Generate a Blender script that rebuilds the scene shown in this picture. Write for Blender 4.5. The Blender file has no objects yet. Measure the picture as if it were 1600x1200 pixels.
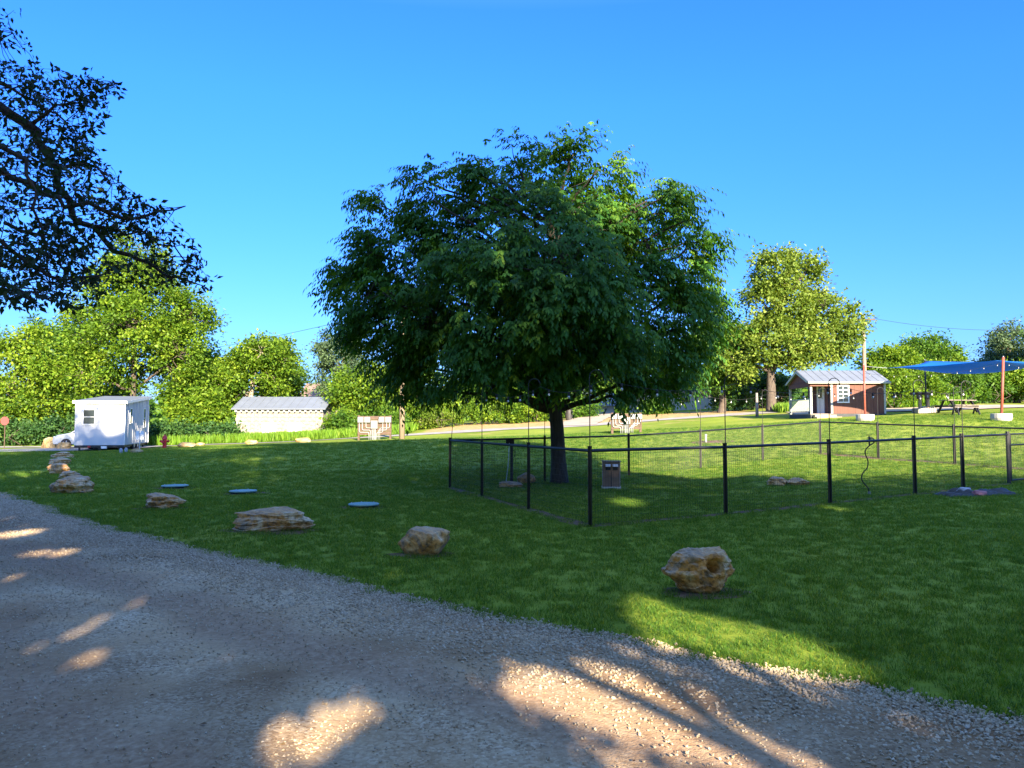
import bpy, bmesh, math, random
import numpy as np
from mathutils import Vector, Matrix, noise, Euler
random.seed(7)
rng = np.random.default_rng(7)
R = math.radians
sc = bpy.context.scene
COL = sc.collection

# ---------------------------------------------------------------- camera, sky, sun
CAM_Z = 1.6; PITCH = R(3.1); F = 1150.0
cam = bpy.data.cameras.new('camera'); camo = bpy.data.objects.new('camera', cam); COL.objects.link(camo)
camo.location = (0, 0, CAM_Z); camo.rotation_euler = (math.pi/2 + PITCH, 0, 0)
cam.sensor_width = 36; cam.lens = 36*F/1600; cam.clip_start = 0.05; cam.clip_end = 3000
sc.camera = camo
SUN_A, SUN_E = R(17), R(21)          # light travels away from the camera, slightly to the left
world = bpy.data.worlds.new('World'); sc.world = world; world.use_nodes = True
wn = world.node_tree.nodes; wl = world.node_tree.links
bg = wn['Background']; sky = wn.new('ShaderNodeTexSky'); sky.sky_type = 'NISHITA'; sky.sun_disc = False
sky.sun_elevation = SUN_E; sky.sun_rotation = math.pi - SUN_A
sky.air_density = 1.0; sky.dust_density = 0.8; sky.ozone_density = 3.0; sky.altitude = 300
hs_ = wn.new('ShaderNodeHueSaturation'); hs_.inputs['Saturation'].default_value = 1.22; wl.new(sky.outputs[0], hs_.inputs['Color'])
_tc = wn.new('ShaderNodeTexCoord'); _sx = wn.new('ShaderNodeSeparateXYZ'); wl.new(_tc.outputs['Generated'], _sx.inputs[0])
_rp = wn.new('ShaderNodeValToRGB'); _e = _rp.color_ramp.elements; _e.new(.16); _e.new(.4)
for _i, (_p, _c) in enumerate([(0, (.13, .19, .35)), (.16, (.175, .27, .52)), (.4, (.21, .37, .78)), (1, (.25, .42, .82))]): _e[_i].position = _p; _e[_i].color = (*_c, 1)
wl.new(_sx.outputs[2], _rp.inputs[0]); _mu = wn.new('ShaderNodeMixRGB'); _mu.blend_type = 'MULTIPLY'; _mu.inputs[0].default_value = 1
wl.new(hs_.outputs[0], _mu.inputs[1]); wl.new(_rp.outputs[0], _mu.inputs[2])
_mr = wn.new('ShaderNodeMapRange'); _mr.inputs[1].default_value = .5; _mr.inputs[2].default_value = .8; wl.new(_sx.outputs[2], _mr.inputs[0])
_m2 = wn.new('ShaderNodeMixRGB'); wl.new(_mr.outputs[0], _m2.inputs[0]); wl.new(_mu.outputs[0], _m2.inputs[1]); wl.new(sky.outputs[0], _m2.inputs[2])
wl.new(_m2.outputs[0], bg.inputs[0]); bg.inputs[1].default_value = 0.15
sun = bpy.data.lights.new('sun', 'SUN'); suno = bpy.data.objects.new('sun', sun); COL.objects.link(suno)
sun.energy = 5.0; sun.angle = R(0.53); sun.color = (1.0, 0.85, 0.62)
LD = Vector((-math.sin(SUN_A)*math.cos(SUN_E), math.cos(SUN_A)*math.cos(SUN_E), -math.sin(SUN_E)))
suno.rotation_euler = LD.to_track_quat('-Z', 'Y').to_euler()
sc.view_settings.view_transform = 'Standard'; sc.view_settings.look = 'None'
sc.view_settings.exposure = 2.22; sc.view_settings.gamma = 1.0; sc.view_settings.use_curve_mapping = False

# ---------------------------------------------------------------- terrain
def smooth(t): t = np.clip(t, 0, 1); return t*t*(3-2*t)
def H(x, y):
    x = np.asarray(x, float); y = np.asarray(y, float)
    z = smooth((y-18)/28)*(0.95+0.038*np.clip(x, -24, 34))
    z = z + 0.018*np.clip(x-3, 0, 20)*smooth((y-7)/10)
    z = z + 0.05*np.clip(y-47, 0, 22)*smooth((x+15)/12)
    z = z + 0.02*np.sin(x*0.55+1.3)*np.sin(y*0.4)*smooth((y-12)/14)
    return z
def Hf(x, y): return float(H(x, y))
def ray(px, py):
    u = (px-800)/F; v = (600-py)/F
    return Vector((u, math.cos(PITCH)-v*math.sin(PITCH), math.sin(PITCH)+v*math.cos(PITCH)))
def G(px, py):                      # point of the ground seen in that direction
    r = ray(px, py); t = 1.0
    while t < 300:
        p = r*t; 
        if CAM_Z+p.z < Hf(p.x, p.y): break
        t += 0.05
    p = r*t
    return Vector((p.x, p.y, Hf(p.x, p.y)))
def Wp(px, py, d):
    r = ray(px, py); t = d/r.y
    return Vector((r.x*t, d, CAM_Z+r.z*t))
def GX(px, d):
    p = Wp(px, 662, d); return Vector((p.x, d, Hf(p.x, d)))

# ---------------------------------------------------------------- object helpers
def tag(o, label=None, cat=None, group=None, kind=None):
    if label: o['label'] = label
    if cat: o['category'] = cat
    if group: o['group'] = group
    if kind: o['kind'] = kind
    return o
def thing(name, label, cat, loc=(0,0,0), rz=0, group=None):
    o = bpy.data.objects.new(name, None); COL.objects.link(o)
    o.location = loc; o.rotation_euler = (0, 0, rz); o.empty_display_size = 0.2
    return tag(o, label, cat, group)
def link(name, me, mat, parent=None, loc=None, rot=None, scale=None):
    o = bpy.data.objects.new(name, me); COL.objects.link(o)
    if mat is not None and len(me.materials) == 0: me.materials.append(mat)
    if parent: o.parent = parent
    if loc is not None: o.location = loc
    if rot is not None: o.rotation_euler = rot
    if scale is not None: o.scale = scale
    return o
def copy_thing(root, loc, rz, label=None, scale=None):
    r = root.copy(); COL.objects.link(r); r.location = loc; r.rotation_euler = (0, 0, rz)
    if label: r['label'] = label
    if scale: r.scale = scale
    for ch in list(root.children):
        c = ch.copy(); COL.objects.link(c); c.parent = r
        for g in list(ch.children):
            d = g.copy(); COL.objects.link(d); d.parent = c
    return r
class MB:
    def __init__(s): s.v = []; s.f = []
    def add(s, vs, fs):
        n = len(s.v); s.v += [tuple(v) for v in vs]; s.f += [tuple(i+n for i in f) for f in fs]; return s
    def box(s, x0, x1, y0, y1, z0, z1, M=None):
        vs = [Vector(p) for p in ((x0,y0,z0),(x1,y0,z0),(x1,y1,z0),(x0,y1,z0),(x0,y0,z1),(x1,y0,z1),(x1,y1,z1),(x0,y1,z1))]
        if M: vs = [M@v for v in vs]
        return s.add(vs, [(0,3,2,1),(4,5,6,7),(0,1,5,4),(1,2,6,5),(2,3,7,6),(3,0,4,7)])
    def tube(s, pts, rads, n=8, caps=True):
        pts = [Vector(p) for p in pts]
        if not hasattr(rads, '__len__'): rads = [rads]*len(pts)
        vs = []; ref = None
        for i, p in enumerate(pts):
            d = (pts[min(i+1, len(pts)-1)]-pts[max(i-1, 0)]).normalized()
            if ref is None: ref = Vector((1,0,0)) if abs(d.x) < .9 else Vector((0,1,0))
            a = d.cross(ref).normalized(); b = d.cross(a).normalized(); ref = -b if False else a.cross(d)
            for k in range(n):
                t = 2*math.pi*k/n; vs.append(p+(a*math.cos(t)+b*math.sin(t))*rads[i])
        fs = []
        for i in range(len(pts)-1):
            for k in range(n):
                fs.append((i*n+k, i*n+(k+1)%n, (i+1)*n+(k+1)%n, (i+1)*n+k))
        if caps: fs.append(tuple(range(n))[::-1]); fs.append(tuple((len(pts)-1)*n+k for k in range(n)))
        return s.add(vs, fs)
    def lathe(s, prof, n=24, c=(0,0,0)):
        vs = []; c = Vector(c)
        for r, z in prof:
            for k in range(n): t = 2*math.pi*k/n; vs.append(c+Vector((r*math.cos(t), r*math.sin(t), z)))
        fs = [(i*n+k, i*n+(k+1)%n, (i+1)*n+(k+1)%n, (i+1)*n+k) for i in range(len(prof)-1) for k in range(n)]
        fs.append(tuple(range(n))[::-1]); fs.append(tuple((len(prof)-1)*n+k for k in range(n)))
        return s.add(vs, fs)
    def prism(s, poly, axis, a0, a1):       # poly 2D in the two other axes
        def P(q, a): return {'x': (a, q[0], q[1]), 'y': (q[0], a, q[1]), 'z': (q[0], q[1], a)}[axis]
        n = len(poly); vs = [P(q, a0) for q in poly]+[P(q, a1) for q in poly]
        fs = [tuple(range(n)), tuple(range(n, 2*n))[::-1]]+[(i, i+n, (i+1)%n+n, (i+1)%n) for i in range(n)]
        return s.add(vs, fs)
    def mesh(s, name, smooth_=False, bevel=0):
        me = bpy.data.meshes.new(name); me.from_pydata(s.v, [], s.f)
        bm = bmesh.new(); bm.from_mesh(me); bmesh.ops.recalc_face_normals(bm, faces=bm.faces)
        if bevel: bmesh.ops.bevel(bm, geom=[e for e in bm.edges if e.is_manifold and e.calc_face_angle(0) > .5], offset=bevel, segments=1, affect='EDGES')
        bm.to_mesh(me); bm.free()
        if smooth_:
            me.shade_smooth()
        return me
    def build(s, name, mat, parent=None, smooth_=False, bevel=0, **k):
        return link(name, s.mesh(name, smooth_, bevel), mat, parent, **k)
def np_mesh(name, V, Fq, nv=4, attrs=None):
    me = bpy.data.meshes.new(name)
    me.vertices.add(len(V)); me.vertices.foreach_set('co', np.ascontiguousarray(V, dtype=np.float32).ravel())
    Fq = np.asarray(Fq, dtype=np.int32)
    me.loops.add(Fq.size); me.loops.foreach_set('vertex_index', Fq.ravel())
    me.polygons.add(len(Fq)); me.polygons.foreach_set('loop_start', np.arange(len(Fq), dtype=np.int32)*nv)
    for k, a in (attrs or {}).items():
        at = me.attributes.new(k, 'FLOAT', 'POINT'); at.data.foreach_set('value', np.ascontiguousarray(a, dtype=np.float32))
    me.update(calc_edges=True); me.validate()
    return me

# ---------------------------------------------------------------- materials
def newmat(name):
    m = bpy.data.materials.new(name); m.use_nodes = True
    nt = m.node_tree; return m, nt, nt.nodes, nt.links, nt.nodes['Principled BSDF']
def rgb(c): return (c[0], c[1], c[2], 1)
def ramp(n, stops):
    r = n.new('ShaderNodeValToRGB'); e = r.color_ramp.elements
    while len(e) < len(stops): e.new(0.5)
    for i, (p, c) in enumerate(stops): e[i].position = p; e[i].color = rgb(c)
    return r
def coords(n, l, obj=True, scale=(1,1,1)):
    tc = n.new('ShaderNodeTexCoord'); mp = n.new('ShaderNodeMapping'); mp.inputs['Scale'].default_value = scale
    if obj: l.new(tc.outputs['Object'], mp.inputs[0])
    else:
        g = n.new('ShaderNodeNewGeometry'); l.new(g.outputs['Position'], mp.inputs[0])
    return mp.outputs[0]
def pm(name, stops, scale=4, rough=.7, bump=.2, bscale=None, metal=0, spec=.5, stretch=(1,1,1), detail=6, dist=0.01, world_co=False):
    m, nt, n, l, b = newmat(name)
    if len(stops) and not isinstance(stops[0][0], (tuple, list)) and len(stops) == 3 and not isinstance(stops[0], tuple): pass
    co = coords(n, l, not world_co, stretch)
    t = n.new('ShaderNodeTexNoise'); t.inputs['Scale'].default_value = scale; t.inputs['Detail'].default_value = detail
    l.new(co, t.inputs[0])
    r = ramp(n, stops); l.new(t.outputs[0], r.inputs[0]); l.new(r.outputs[0], b.inputs['Base Color'])
    b.inputs['Roughness'].default_value = rough; b.inputs['Metallic'].default_value = metal
    b.inputs['Specular IOR Level'].default_value = spec
    if bump:
        t2 = n.new('ShaderNodeTexNoise'); t2.inputs['Scale'].default_value = bscale or scale*4; t2.inputs['Detail'].default_value = 5
        l.new(co, t2.inputs[0]); bp = n.new('ShaderNodeBump'); bp.inputs['Strength'].default_value = bump; bp.inputs['Distance'].default_value = dist
        l.new(t2.outputs[0], bp.inputs['Height']); l.new(bp.outputs[0], b.inputs['Normal'])
    return m
def flat(name, c, rough=.6, metal=0, var=.15, scale=3, bump=.05, **k):
    c = np.array(c); return pm(name, [(.3, tuple(c*(1-var))), (.7, tuple(np.minimum(c*(1+var), 1)))], scale, rough, bump, metal=metal, **k)
def leafmat(name, dark, mid, light, trans=.35, tcol=None, rough=.5):
    m, nt, n, l, b = newmat(name)
    a = n.new('ShaderNodeAttribute'); a.attribute_name = 'var'
    r = ramp(n, [(0, dark), (.55, mid), (1, light)]); l.new(a.outputs['Fac'], r.inputs[0])
    l.new(r.outputs[0], b.inputs['Base Color']); b.inputs['Roughness'].default_value = rough
    b.inputs['Specular IOR Level'].default_value = .2
    tr = n.new('ShaderNodeBsdfTranslucent'); mx = n.new('ShaderNodeMixShader'); mx.inputs[0].default_value = trans
    hs = n.new('ShaderNodeMixRGB'); hs.blend_type = 'MULTIPLY'; hs.inputs[0].default_value = 1
    l.new(r.outputs[0], hs.inputs[1]); hs.inputs[2].default_value = rgb(tcol or (1.6, 1.5, .5)); l.new(hs.outputs[0], tr.inputs[0])
    l.new(b.outputs[0], mx.inputs[1]); l.new(tr.outputs[0], mx.inputs[2])
    l.new(mx.outputs[0], n['Material Output'].inputs[0])
    return m
M = {}
M['leaf_main'] = leafmat('leaf_main', (.024,.085,.016), (.05,.155,.022), (.15,.27,.024), .37, (2.3,1.6,.4))
M['leaf_green'] = leafmat('leaf_green', (.04,.095,.01), (.115,.21,.015), (.24,.33,.03), .4)
M['leaf_mid'] = leafmat('leaf_mid', (.03,.08,.015), (.075,.165,.018), (.15,.26,.03), .4)
M['leaf_deep'] = leafmat('leaf_deep', (.02,.06,.02), (.045,.11,.028), (.08,.16,.035), .3)
M['leaf_yellow'] = leafmat('leaf_yellow', (.06,.11,.015), (.13,.2,.025), (.26,.32,.06), .35)
M['leaf_blue'] = leafmat('leaf_blue', (.05,.085,.045), (.085,.14,.07), (.13,.2,.08), .3)
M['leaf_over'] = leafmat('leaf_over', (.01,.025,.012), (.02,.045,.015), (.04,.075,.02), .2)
M['grass_blade'] = leafmat('grass_blade', (.024,.08,.018), (.09,.195,.028), (.34,.37,.05), .48, (3.3,2.0,.4))
def vary(m):
    nt = m.node_tree; n = nt.nodes; l = nt.links; g = n.new('ShaderNodeNewGeometry'); r = [x for x in n if x.type == 'VALTORGB'][0]
    t = n.new('ShaderNodeTexNoise'); t.inputs['Scale'].default_value = .45; t.inputs['Detail'].default_value = 3; t.inputs['Roughness'].default_value = .65; l.new(g.outputs['Position'], t.inputs[0])
    q = ramp(n, [(.3, (.84,.9,.94)), (.5, (.9,.94,.96)), (.68, (1.1,1.0,1.0))]); l.new(t.outputs[0], q.inputs[0])
    x = n.new('ShaderNodeMixRGB'); x.blend_type = 'MULTIPLY'; x.inputs[0].default_value = 1; outs = [k.to_socket for k in r.outputs[0].links]
    l.new(r.outputs[0], x.inputs[1]); l.new(q.outputs[0], x.inputs[2])
    for o_ in outs: l.new(x.outputs[0], o_)
vary(M['grass_blade'])
M['tall_grass'] = leafmat('tall_grass', (.07,.16,.015), (.13,.25,.02), (.24,.33,.05), .4)
M['bark'] = pm('bark', [(.3, (.05,.038,.028)), (.7, (.13,.1,.075))], 6, .9, .8, 14, stretch=(3,3,.5), dist=.03)
M['bark_dark'] = pm('bark_dark', [(.3, (.025,.019,.015)), (.7, (.07,.055,.042))], 7, .9, .9, 16, stretch=(3,3,.5), dist=.03)
M['bark_pale'] = pm('bark_pale', [(.35, (.2,.15,.1)), (.6, (.42,.36,.28))], 3, .85, .4, 10, stretch=(2,2,.6), dist=.02)
M['wood_pole'] = pm('wood_pole', [(.3, (.2,.15,.1)), (.7, (.32,.25,.17))], 5, .85, .4, 20, stretch=(6,6,.4))
M['wood_brown'] = pm('wood_brown', [(.3, (.06,.037,.024)), (.7, (.12,.075,.05))], 5, .8, .3, 20, stretch=(1,4,6))
M['wood_tan'] = pm('wood_tan', [(.3, (.38,.26,.15)), (.7, (.5,.36,.22))], 5, .8, .3, 20, stretch=(1,4,6))
M['wood_grey'] = pm('wood_grey', [(.3, (.17,.14,.12)), (.7, (.28,.24,.2))], 6, .85, .4, 20, stretch=(4,4,.7))
M['black_metal'] = flat('black_metal', (.007,.007,.008), .5, .0, .3, 8)
M['wire'] = flat('wire', (.03,.032,.03), .5, .3)
M['galv'] = flat('galv', (.45,.46,.47), .45, .6, .12, 5)
M['white_paint'] = flat('white_paint', (.46,.47,.48), .55, 0, .03, 2, .08)
M['white_trim'] = flat('white_trim', (.66,.67,.66), .5, 0, .03, 4)
M['pvc'] = flat('pvc', (.27,.28,.29), .4, 0, .06)
M['red_paint'] = flat('red_paint', (.45,.015,.02), .4, 0, .1)
M['red_pole'] = flat('red_pole', (.3,.07,.045), .6, .1, .25, 6)
M['concrete'] = pm('concrete', [(.3, (.33,.31,.27)), (.7, (.44,.41,.36))], 5, .9, .4, 40)
M['concrete_warm'] = pm('concrete_warm', [(.3, (.36,.33,.29)), (.7, (.52,.47,.4))], 4, .9, .4, 30)
M['roof_metal'] = flat('roof_metal', (.17,.19,.215), .55, .2, .08, 1.5)
M['shingle'] = pm('shingle', [(.3, (.17,.11,.08)), (.7, (.28,.19,.14))], 10, .9, .5, 30)
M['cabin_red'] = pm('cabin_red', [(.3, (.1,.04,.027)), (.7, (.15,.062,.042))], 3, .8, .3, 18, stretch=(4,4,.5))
M['cabin_dark'] = pm('cabin_dark', [(.3, (.07,.025,.02)), (.7, (.11,.04,.03))], 3, .8, .3, 18, stretch=(4,4,.5))  # darker tone of cabin_red for porch, gable, end and rear walls
M['cabin_trim'] = flat('cabin_trim', (.33,.36,.32), .6, 0, .1)
M['dark_skirt'] = flat('dark_skirt', (.045,.05,.055), .8, 0, .2)
M['stone_wall'] = pm('stone_wall', [(.35, (.16,.145,.115)), (.5, (.25,.225,.18)), (.65, (.33,.305,.25))], 5, .9, .5, 20)
M['beige_wall'] = flat('beige_wall', (.5,.46,.38), .8, 0, .08)
M['cloth_blue'] = flat('cloth_blue', (.003,.17,.62), .75, 0, .06)
_nt = M['cloth_blue'].node_tree; _tr = _nt.nodes.new('ShaderNodeBsdfTranslucent'); _tr.inputs[0].default_value = (.002,.22,.65,1); _mx = _nt.nodes.new('ShaderNodeMixShader'); _mx.inputs[0].default_value = .5
_nt.links.new(_nt.nodes['Principled BSDF'].outputs[0], _mx.inputs[1]); _nt.links.new(_tr.outputs[0], _mx.inputs[2]); _nt.links.new(_mx.outputs[0], _nt.nodes['Material Output'].inputs[0])
M['meter_grey'] = flat('meter_grey', (.2,.21,.21), .4, .2, .08)
M['yellow_guard'] = flat('yellow_guard', (.75,.5,.03), .5, 0, .08)
M['rubber'] = flat('rubber', (.015,.015,.016), .75, 0, .2)
M['lid_green'] = flat('lid_green', (.17,.31,.27), .55, 0, .08, 6)
M['tarp'] = pm('tarp', [(.3, (.015,.014,.014)), (.7, (.05,.045,.043))], 6, .6, .4, 20)
M['waste_box'] = pm('waste_box', [(.3, (.13,.075,.045)), (.7, (.22,.14,.09))], 4, .6, .2, 20)
M['car_paint'] = flat('car_paint', (.5,.51,.52), .25, .4, .03)
M['bulb_glass'] = flat('bulb_glass', (.5,.52,.52), .15, 0, .03)
def glassmat():
    m, nt, n, l, b = newmat('window_glass')
    co = coords(n, l); t = n.new('ShaderNodeTexNoise'); t.inputs['Scale'].default_value = 2; l.new(co, t.inputs[0])
    r = ramp(n, [(.35, (.015,.02,.022)), (.7, (.05,.065,.065))]); l.new(t.outputs[0], r.inputs[0]); l.new(r.outputs[0], b.inputs['Base Color'])
    b.inputs['Roughness'].default_value = .06; b.inputs['Specular IOR Level'].default_value = .4
    return m
M['glass'] = glassmat()
def rockmat():
    m, nt, n, l, b = newmat('limestone')
    co = coords(n, l)
    t = n.new('ShaderNodeTexNoise'); t.inputs['Scale'].default_value = 2.6; t.inputs['Detail'].default_value = 8; t.inputs['Roughness'].default_value = .65; t.inputs['Distortion'].default_value = .8
    l.new(co, t.inputs[0])
    r = ramp(n, [(.3, (.08,.055,.03)), (.39, (.26,.18,.1)), (.47, (.52,.24,.05)), (.54, (.52,.33,.13)), (.62, (.68,.55,.36)), (.78, (.74,.66,.5))]); l.new(t.outputs[0], r.inputs[0])
    t3 = n.new('ShaderNodeTexNoise'); t3.inputs['Scale'].default_value = 22; t3.inputs['Detail'].default_value = 8; l.new(co, t3.inputs[0])
    r3 = ramp(n, [(.36, (.35,.33,.3)), (.5, (1,1,1)), (.75, (1.15,1.1,1.0))]); l.new(t3.outputs[0], r3.inputs[0])
    mx = n.new('ShaderNodeMixRGB'); mx.blend_type = 'MULTIPLY'; mx.inputs[0].default_value = .75; l.new(r.outputs[0], mx.inputs[1]); l.new(r3.outputs[0], mx.inputs[2])
    # paler tan mixed in on upward faces
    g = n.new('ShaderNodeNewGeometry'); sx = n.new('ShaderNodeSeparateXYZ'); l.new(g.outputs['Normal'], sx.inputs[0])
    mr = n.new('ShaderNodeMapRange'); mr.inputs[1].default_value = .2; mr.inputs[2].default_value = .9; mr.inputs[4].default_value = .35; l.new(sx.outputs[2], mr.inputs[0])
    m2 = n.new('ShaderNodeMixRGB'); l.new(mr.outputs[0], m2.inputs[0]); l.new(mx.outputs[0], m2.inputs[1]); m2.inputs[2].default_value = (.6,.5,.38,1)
    l.new(m2.outputs[0], b.inputs['Base Color']); b.inputs['Roughness'].default_value = .9
    vo = n.new('ShaderNodeTexVoronoi'); vo.inputs['Scale'].default_value = 9; l.new(co, vo.inputs[0])
    ad = n.new('ShaderNodeMath'); ad.operation = 'ADD'; l.new(vo.outputs[0], ad.inputs[0]); l.new(t3.outputs[0], ad.inputs[1])
    bp = n.new('ShaderNodeBump'); bp.inputs['Strength'].default_value = .8; bp.inputs['Distance'].default_value = .025; l.new(ad.outputs[0], bp.inputs['Height']); l.new(bp.outputs[0], b.inputs['Normal'])
    return m
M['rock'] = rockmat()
M['rock_yellow'] = pm('rock_yellow', [(.3, (.3,.17,.05)), (.5, (.4,.27,.11)), (.7, (.46,.37,.23))], 3, .9, .6, 14, dist=.03)

def groundmat():
    m, nt, n, l, b = newmat('lawn_ground')
    co = coords(n, l, False)
    def noi(s, d=6):
        t = n.new('ShaderNodeTexNoise'); t.inputs['Scale'].default_value = s; t.inputs['Detail'].default_value = d; l.new(co, t.inputs[0]); return t
    t1 = noi(.35, 5); r1 = ramp(n, [(.3, (.14,.2,.02)), (.55, (.2,.26,.03)), (.75, (.28,.31,.045))]); l.new(t1.outputs[0], r1.inputs[0])
    t2 = noi(9, 8); r2 = ramp(n, [(.3, (.75,.78,.7)), (.7, (1.2,1.15,1.1))]); l.new(t2.outputs[0], r2.inputs[0])
    mx = n.new('ShaderNodeMixRGB'); mx.blend_type = 'MULTIPLY'; mx.inputs[0].default_value = 1; l.new(r1.outputs[0], mx.inputs[1]); l.new(r2.outputs[0], mx.inputs[2])
    # dry bank
    a = n.new('ShaderNodeAttribute'); a.attribute_name = 'dry'
    t3 = noi(.6, 6); ad = n.new('ShaderNodeMath'); ad.operation = 'MULTIPLY_ADD'; l.new(t3.outputs[0], ad.inputs[0]); ad.inputs[1].default_value = 1.0; l.new(a.outputs['Fac'], ad.inputs[2])
    rr = n.new('ShaderNodeMapRange'); rr.inputs[1].default_value = .8; rr.inputs[2].default_value = 1.1; l.new(ad.outputs[0], rr.inputs[0])
    t4 = noi(3, 6); r4 = ramp(n, [(.3, (.3,.2,.08)), (.7, (.48,.35,.16))]); l.new(t4.outputs[0], r4.inputs[0])
    m2 = n.new('ShaderNodeMixRGB'); l.new(rr.outputs[0], m2.inputs[0]); l.new(mx.outputs[0], m2.inputs[1]); l.new(r4.outputs[0], m2.inputs[2])
    l.new(m2.outputs[0], b.inputs['Base Color']); b.inputs['Roughness'].default_value = .95; b.inputs['Specular IOR Level'].default_value = .1
    tb = noi(30, 6); bp = n.new('ShaderNodeBump'); bp.inputs['Strength'].default_value = .35; bp.inputs['Distance'].default_value = .02; l.new(tb.outputs[0], bp.inputs['Height']); l.new(bp.outputs[0], b.inputs['Normal'])
    return m
M['ground'] = groundmat()
def gravelmat():
    m, nt, n, l, b = newmat('gravel')
    co = coords(n, l, False)
    def noi(s, d=6, dd=0):
        t = n.new('ShaderNodeTexNoise'); t.inputs['Scale'].default_value = s; t.inputs['Detail'].default_value = d; t.inputs['Distortion'].default_value = dd; l.new(co, t.inputs[0]); return t
    vo = n.new('ShaderNodeTexVoronoi'); vo.inputs['Scale'].default_value = 60; l.new(co, vo.inputs[0])
    rv = ramp(n, [(0, (.25,.17,.1)), (.35, (.43,.31,.185)), (.65, (.52,.4,.255)), (1, (.66,.54,.38))])
    sp = n.new('ShaderNodeSeparateColor'); l.new(vo.outputs['Color'], sp.inputs[0]); l.new(sp.outputs[0], rv.inputs[0])
    tb = noi(.9, 7, .4); rb = ramp(n, [(.38, (.36,.22,.11)), (.5, (.46,.31,.17)), (.62, (.52,.39,.24))]); l.new(tb.outputs[0], rb.inputs[0])
    tm = noi(1.7, 8); mr = n.new('ShaderNodeMapRange'); mr.inputs[1].default_value = .42; mr.inputs[2].default_value = .62; mr.inputs[3].default_value = .25; mr.inputs[4].default_value = .85; l.new(tm.outputs[0], mr.inputs[0])
    mx = n.new('ShaderNodeMixRGB'); l.new(mr.outputs[0], mx.inputs[0]); l.new(rb.outputs[0], mx.inputs[1]); l.new(rv.outputs[0], mx.inputs[2])
    td = noi(.45, 5, .5); rd = ramp(n, [(.38, (.6,.54,.48)), (.52, (.95,.92,.88)), (.62, (1.12,1.12,1.1))]); l.new(td.outputs[0], rd.inputs[0])
    m3 = n.new('ShaderNodeMixRGB'); m3.blend_type = 'MULTIPLY'; m3.inputs[0].default_value = 1; l.new(mx.outputs[0], m3.inputs[1]); l.new(rd.outputs[0], m3.inputs[2])
    ta = n.new('ShaderNodeAttribute'); ta.attribute_name = 'track'; tn = noi(1.1, 6, .3); tm_ = n.new('ShaderNodeMath'); tm_.operation = 'MULTIPLY_ADD'; l.new(tn.outputs[0], tm_.inputs[0]); tm_.inputs[1].default_value = 1.3; l.new(ta.outputs['Fac'], tm_.inputs[2])
    tr_ = n.new('ShaderNodeMapRange'); tr_.inputs[1].default_value = .85; tr_.inputs[2].default_value = 1.5; tr_.inputs[4].default_value = .8; l.new(tm_.outputs[0], tr_.inputs[0])
    tq = noi(26, 8, .2); tc_ = ramp(n, [(.3, (.26,.155,.085)), (.55, (.38,.25,.15)), (.75, (.5,.37,.24))]); l.new(tq.outputs[0], tc_.inputs[0])
    m4 = n.new('ShaderNodeMixRGB'); l.new(tr_.outputs[0], m4.inputs[0]); l.new(m3.outputs[0], m4.inputs[1]); l.new(tc_.outputs[0], m4.inputs[2]); m3 = m4
    l.new(m3.outputs[0], b.inputs['Base Color']); b.inputs['Roughness'].default_value = .92; b.inputs['Specular IOR Level'].default_value = .2
    inv = n.new('ShaderNodeMath'); inv.operation = 'MULTIPLY'; inv.inputs[1].default_value = -.8; l.new(vo.outputs[0], inv.inputs[0])
    tf = noi(120, 4); ad = n.new('ShaderNodeMath'); ad.operation = 'ADD'; l.new(inv.outputs[0], ad.inputs[0]); l.new(tf.outputs[0], ad.inputs[1])
    bp = n.new('ShaderNodeBump'); bp.inputs['Strength'].default_value = .6; bp.inputs['Distance'].default_value = .006; l.new(ad.outputs[0], bp.inputs['Height']); l.new(bp.outputs[0], b.inputs['Normal'])
    return m
M['gravel'] = gravelmat()
def stonemat():
    m, nt, n, l, b = newmat('pebble')
    oi = n.new('ShaderNodeObjectInfo'); at = n.new('ShaderNodeAttribute'); at.attribute_type = 'INSTANCER'; at.attribute_name = 'tint'
    r = ramp(n, [(0, (.28,.2,.12)), (.5, (.41,.32,.21)), (1, (.56,.46,.33))]); l.new(at.outputs['Fac'], r.inputs[0]); l.new(r.outputs[0], b.inputs['Base Color'])
    b.inputs['Roughness'].default_value = .85
    return m
M['pebble'] = stonemat()
M['soil'] = pm('soil', [(.3, (.08,.042,.018)), (.55, (.15,.085,.04)), (.75, (.24,.15,.075))], 4, .95, .6, 30, world_co=True, dist=.02)
M['road'] = pm('road', [(.3, (.25,.225,.195)), (.7, (.36,.33,.29))], 1.2, .9, .3, 20, world_co=True)
M['far_gravel'] = pm('far_gravel', [(.3, (.3,.24,.17)), (.7, (.42,.35,.26))], 1.0, .95, .3, 20, world_co=True)

# ---------------------------------------------------------------- ground
def axis(lo, a, b_, hi, step, far):
    mid = np.arange(a, b_+1e-6, step); l = a-np.geomspace(step, a-lo, far)[::-1]; r = b_+np.geomspace(step, hi-b_, far)
    return np.concatenate([l, mid, r])
xs = axis(-900, -50, 50, 900, 1.0, 22); ys = axis(-300, -20, 90, 1500, 1.0, 22)
X, Y = np.meshgrid(xs, ys); Z = H(X, Y)
V = np.stack([X.ravel(), Y.ravel(), Z.ravel()], 1); nx, ny = len(xs), len(ys)
ii = (np.arange(ny-1)[:, None]*nx+np.arange(nx-1)[None]).ravel(); Fq = np.stack([ii, ii+1, ii+nx+1, ii+nx], 1)
rowY = lambda x: 51.5+0.12*(x+8)        # far lane centre line
dry = smooth((Y-rowY(X)+.2)/3)*smooth((X+8)/3)*(1-smooth((Y-62)/6))*smooth((22-X)/6)*.95
dry = np.maximum(dry, .3*smooth((Y-rowY(X)+7)/3)*(1-smooth((Y-62)/6))*smooth((X+14)/6))
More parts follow.
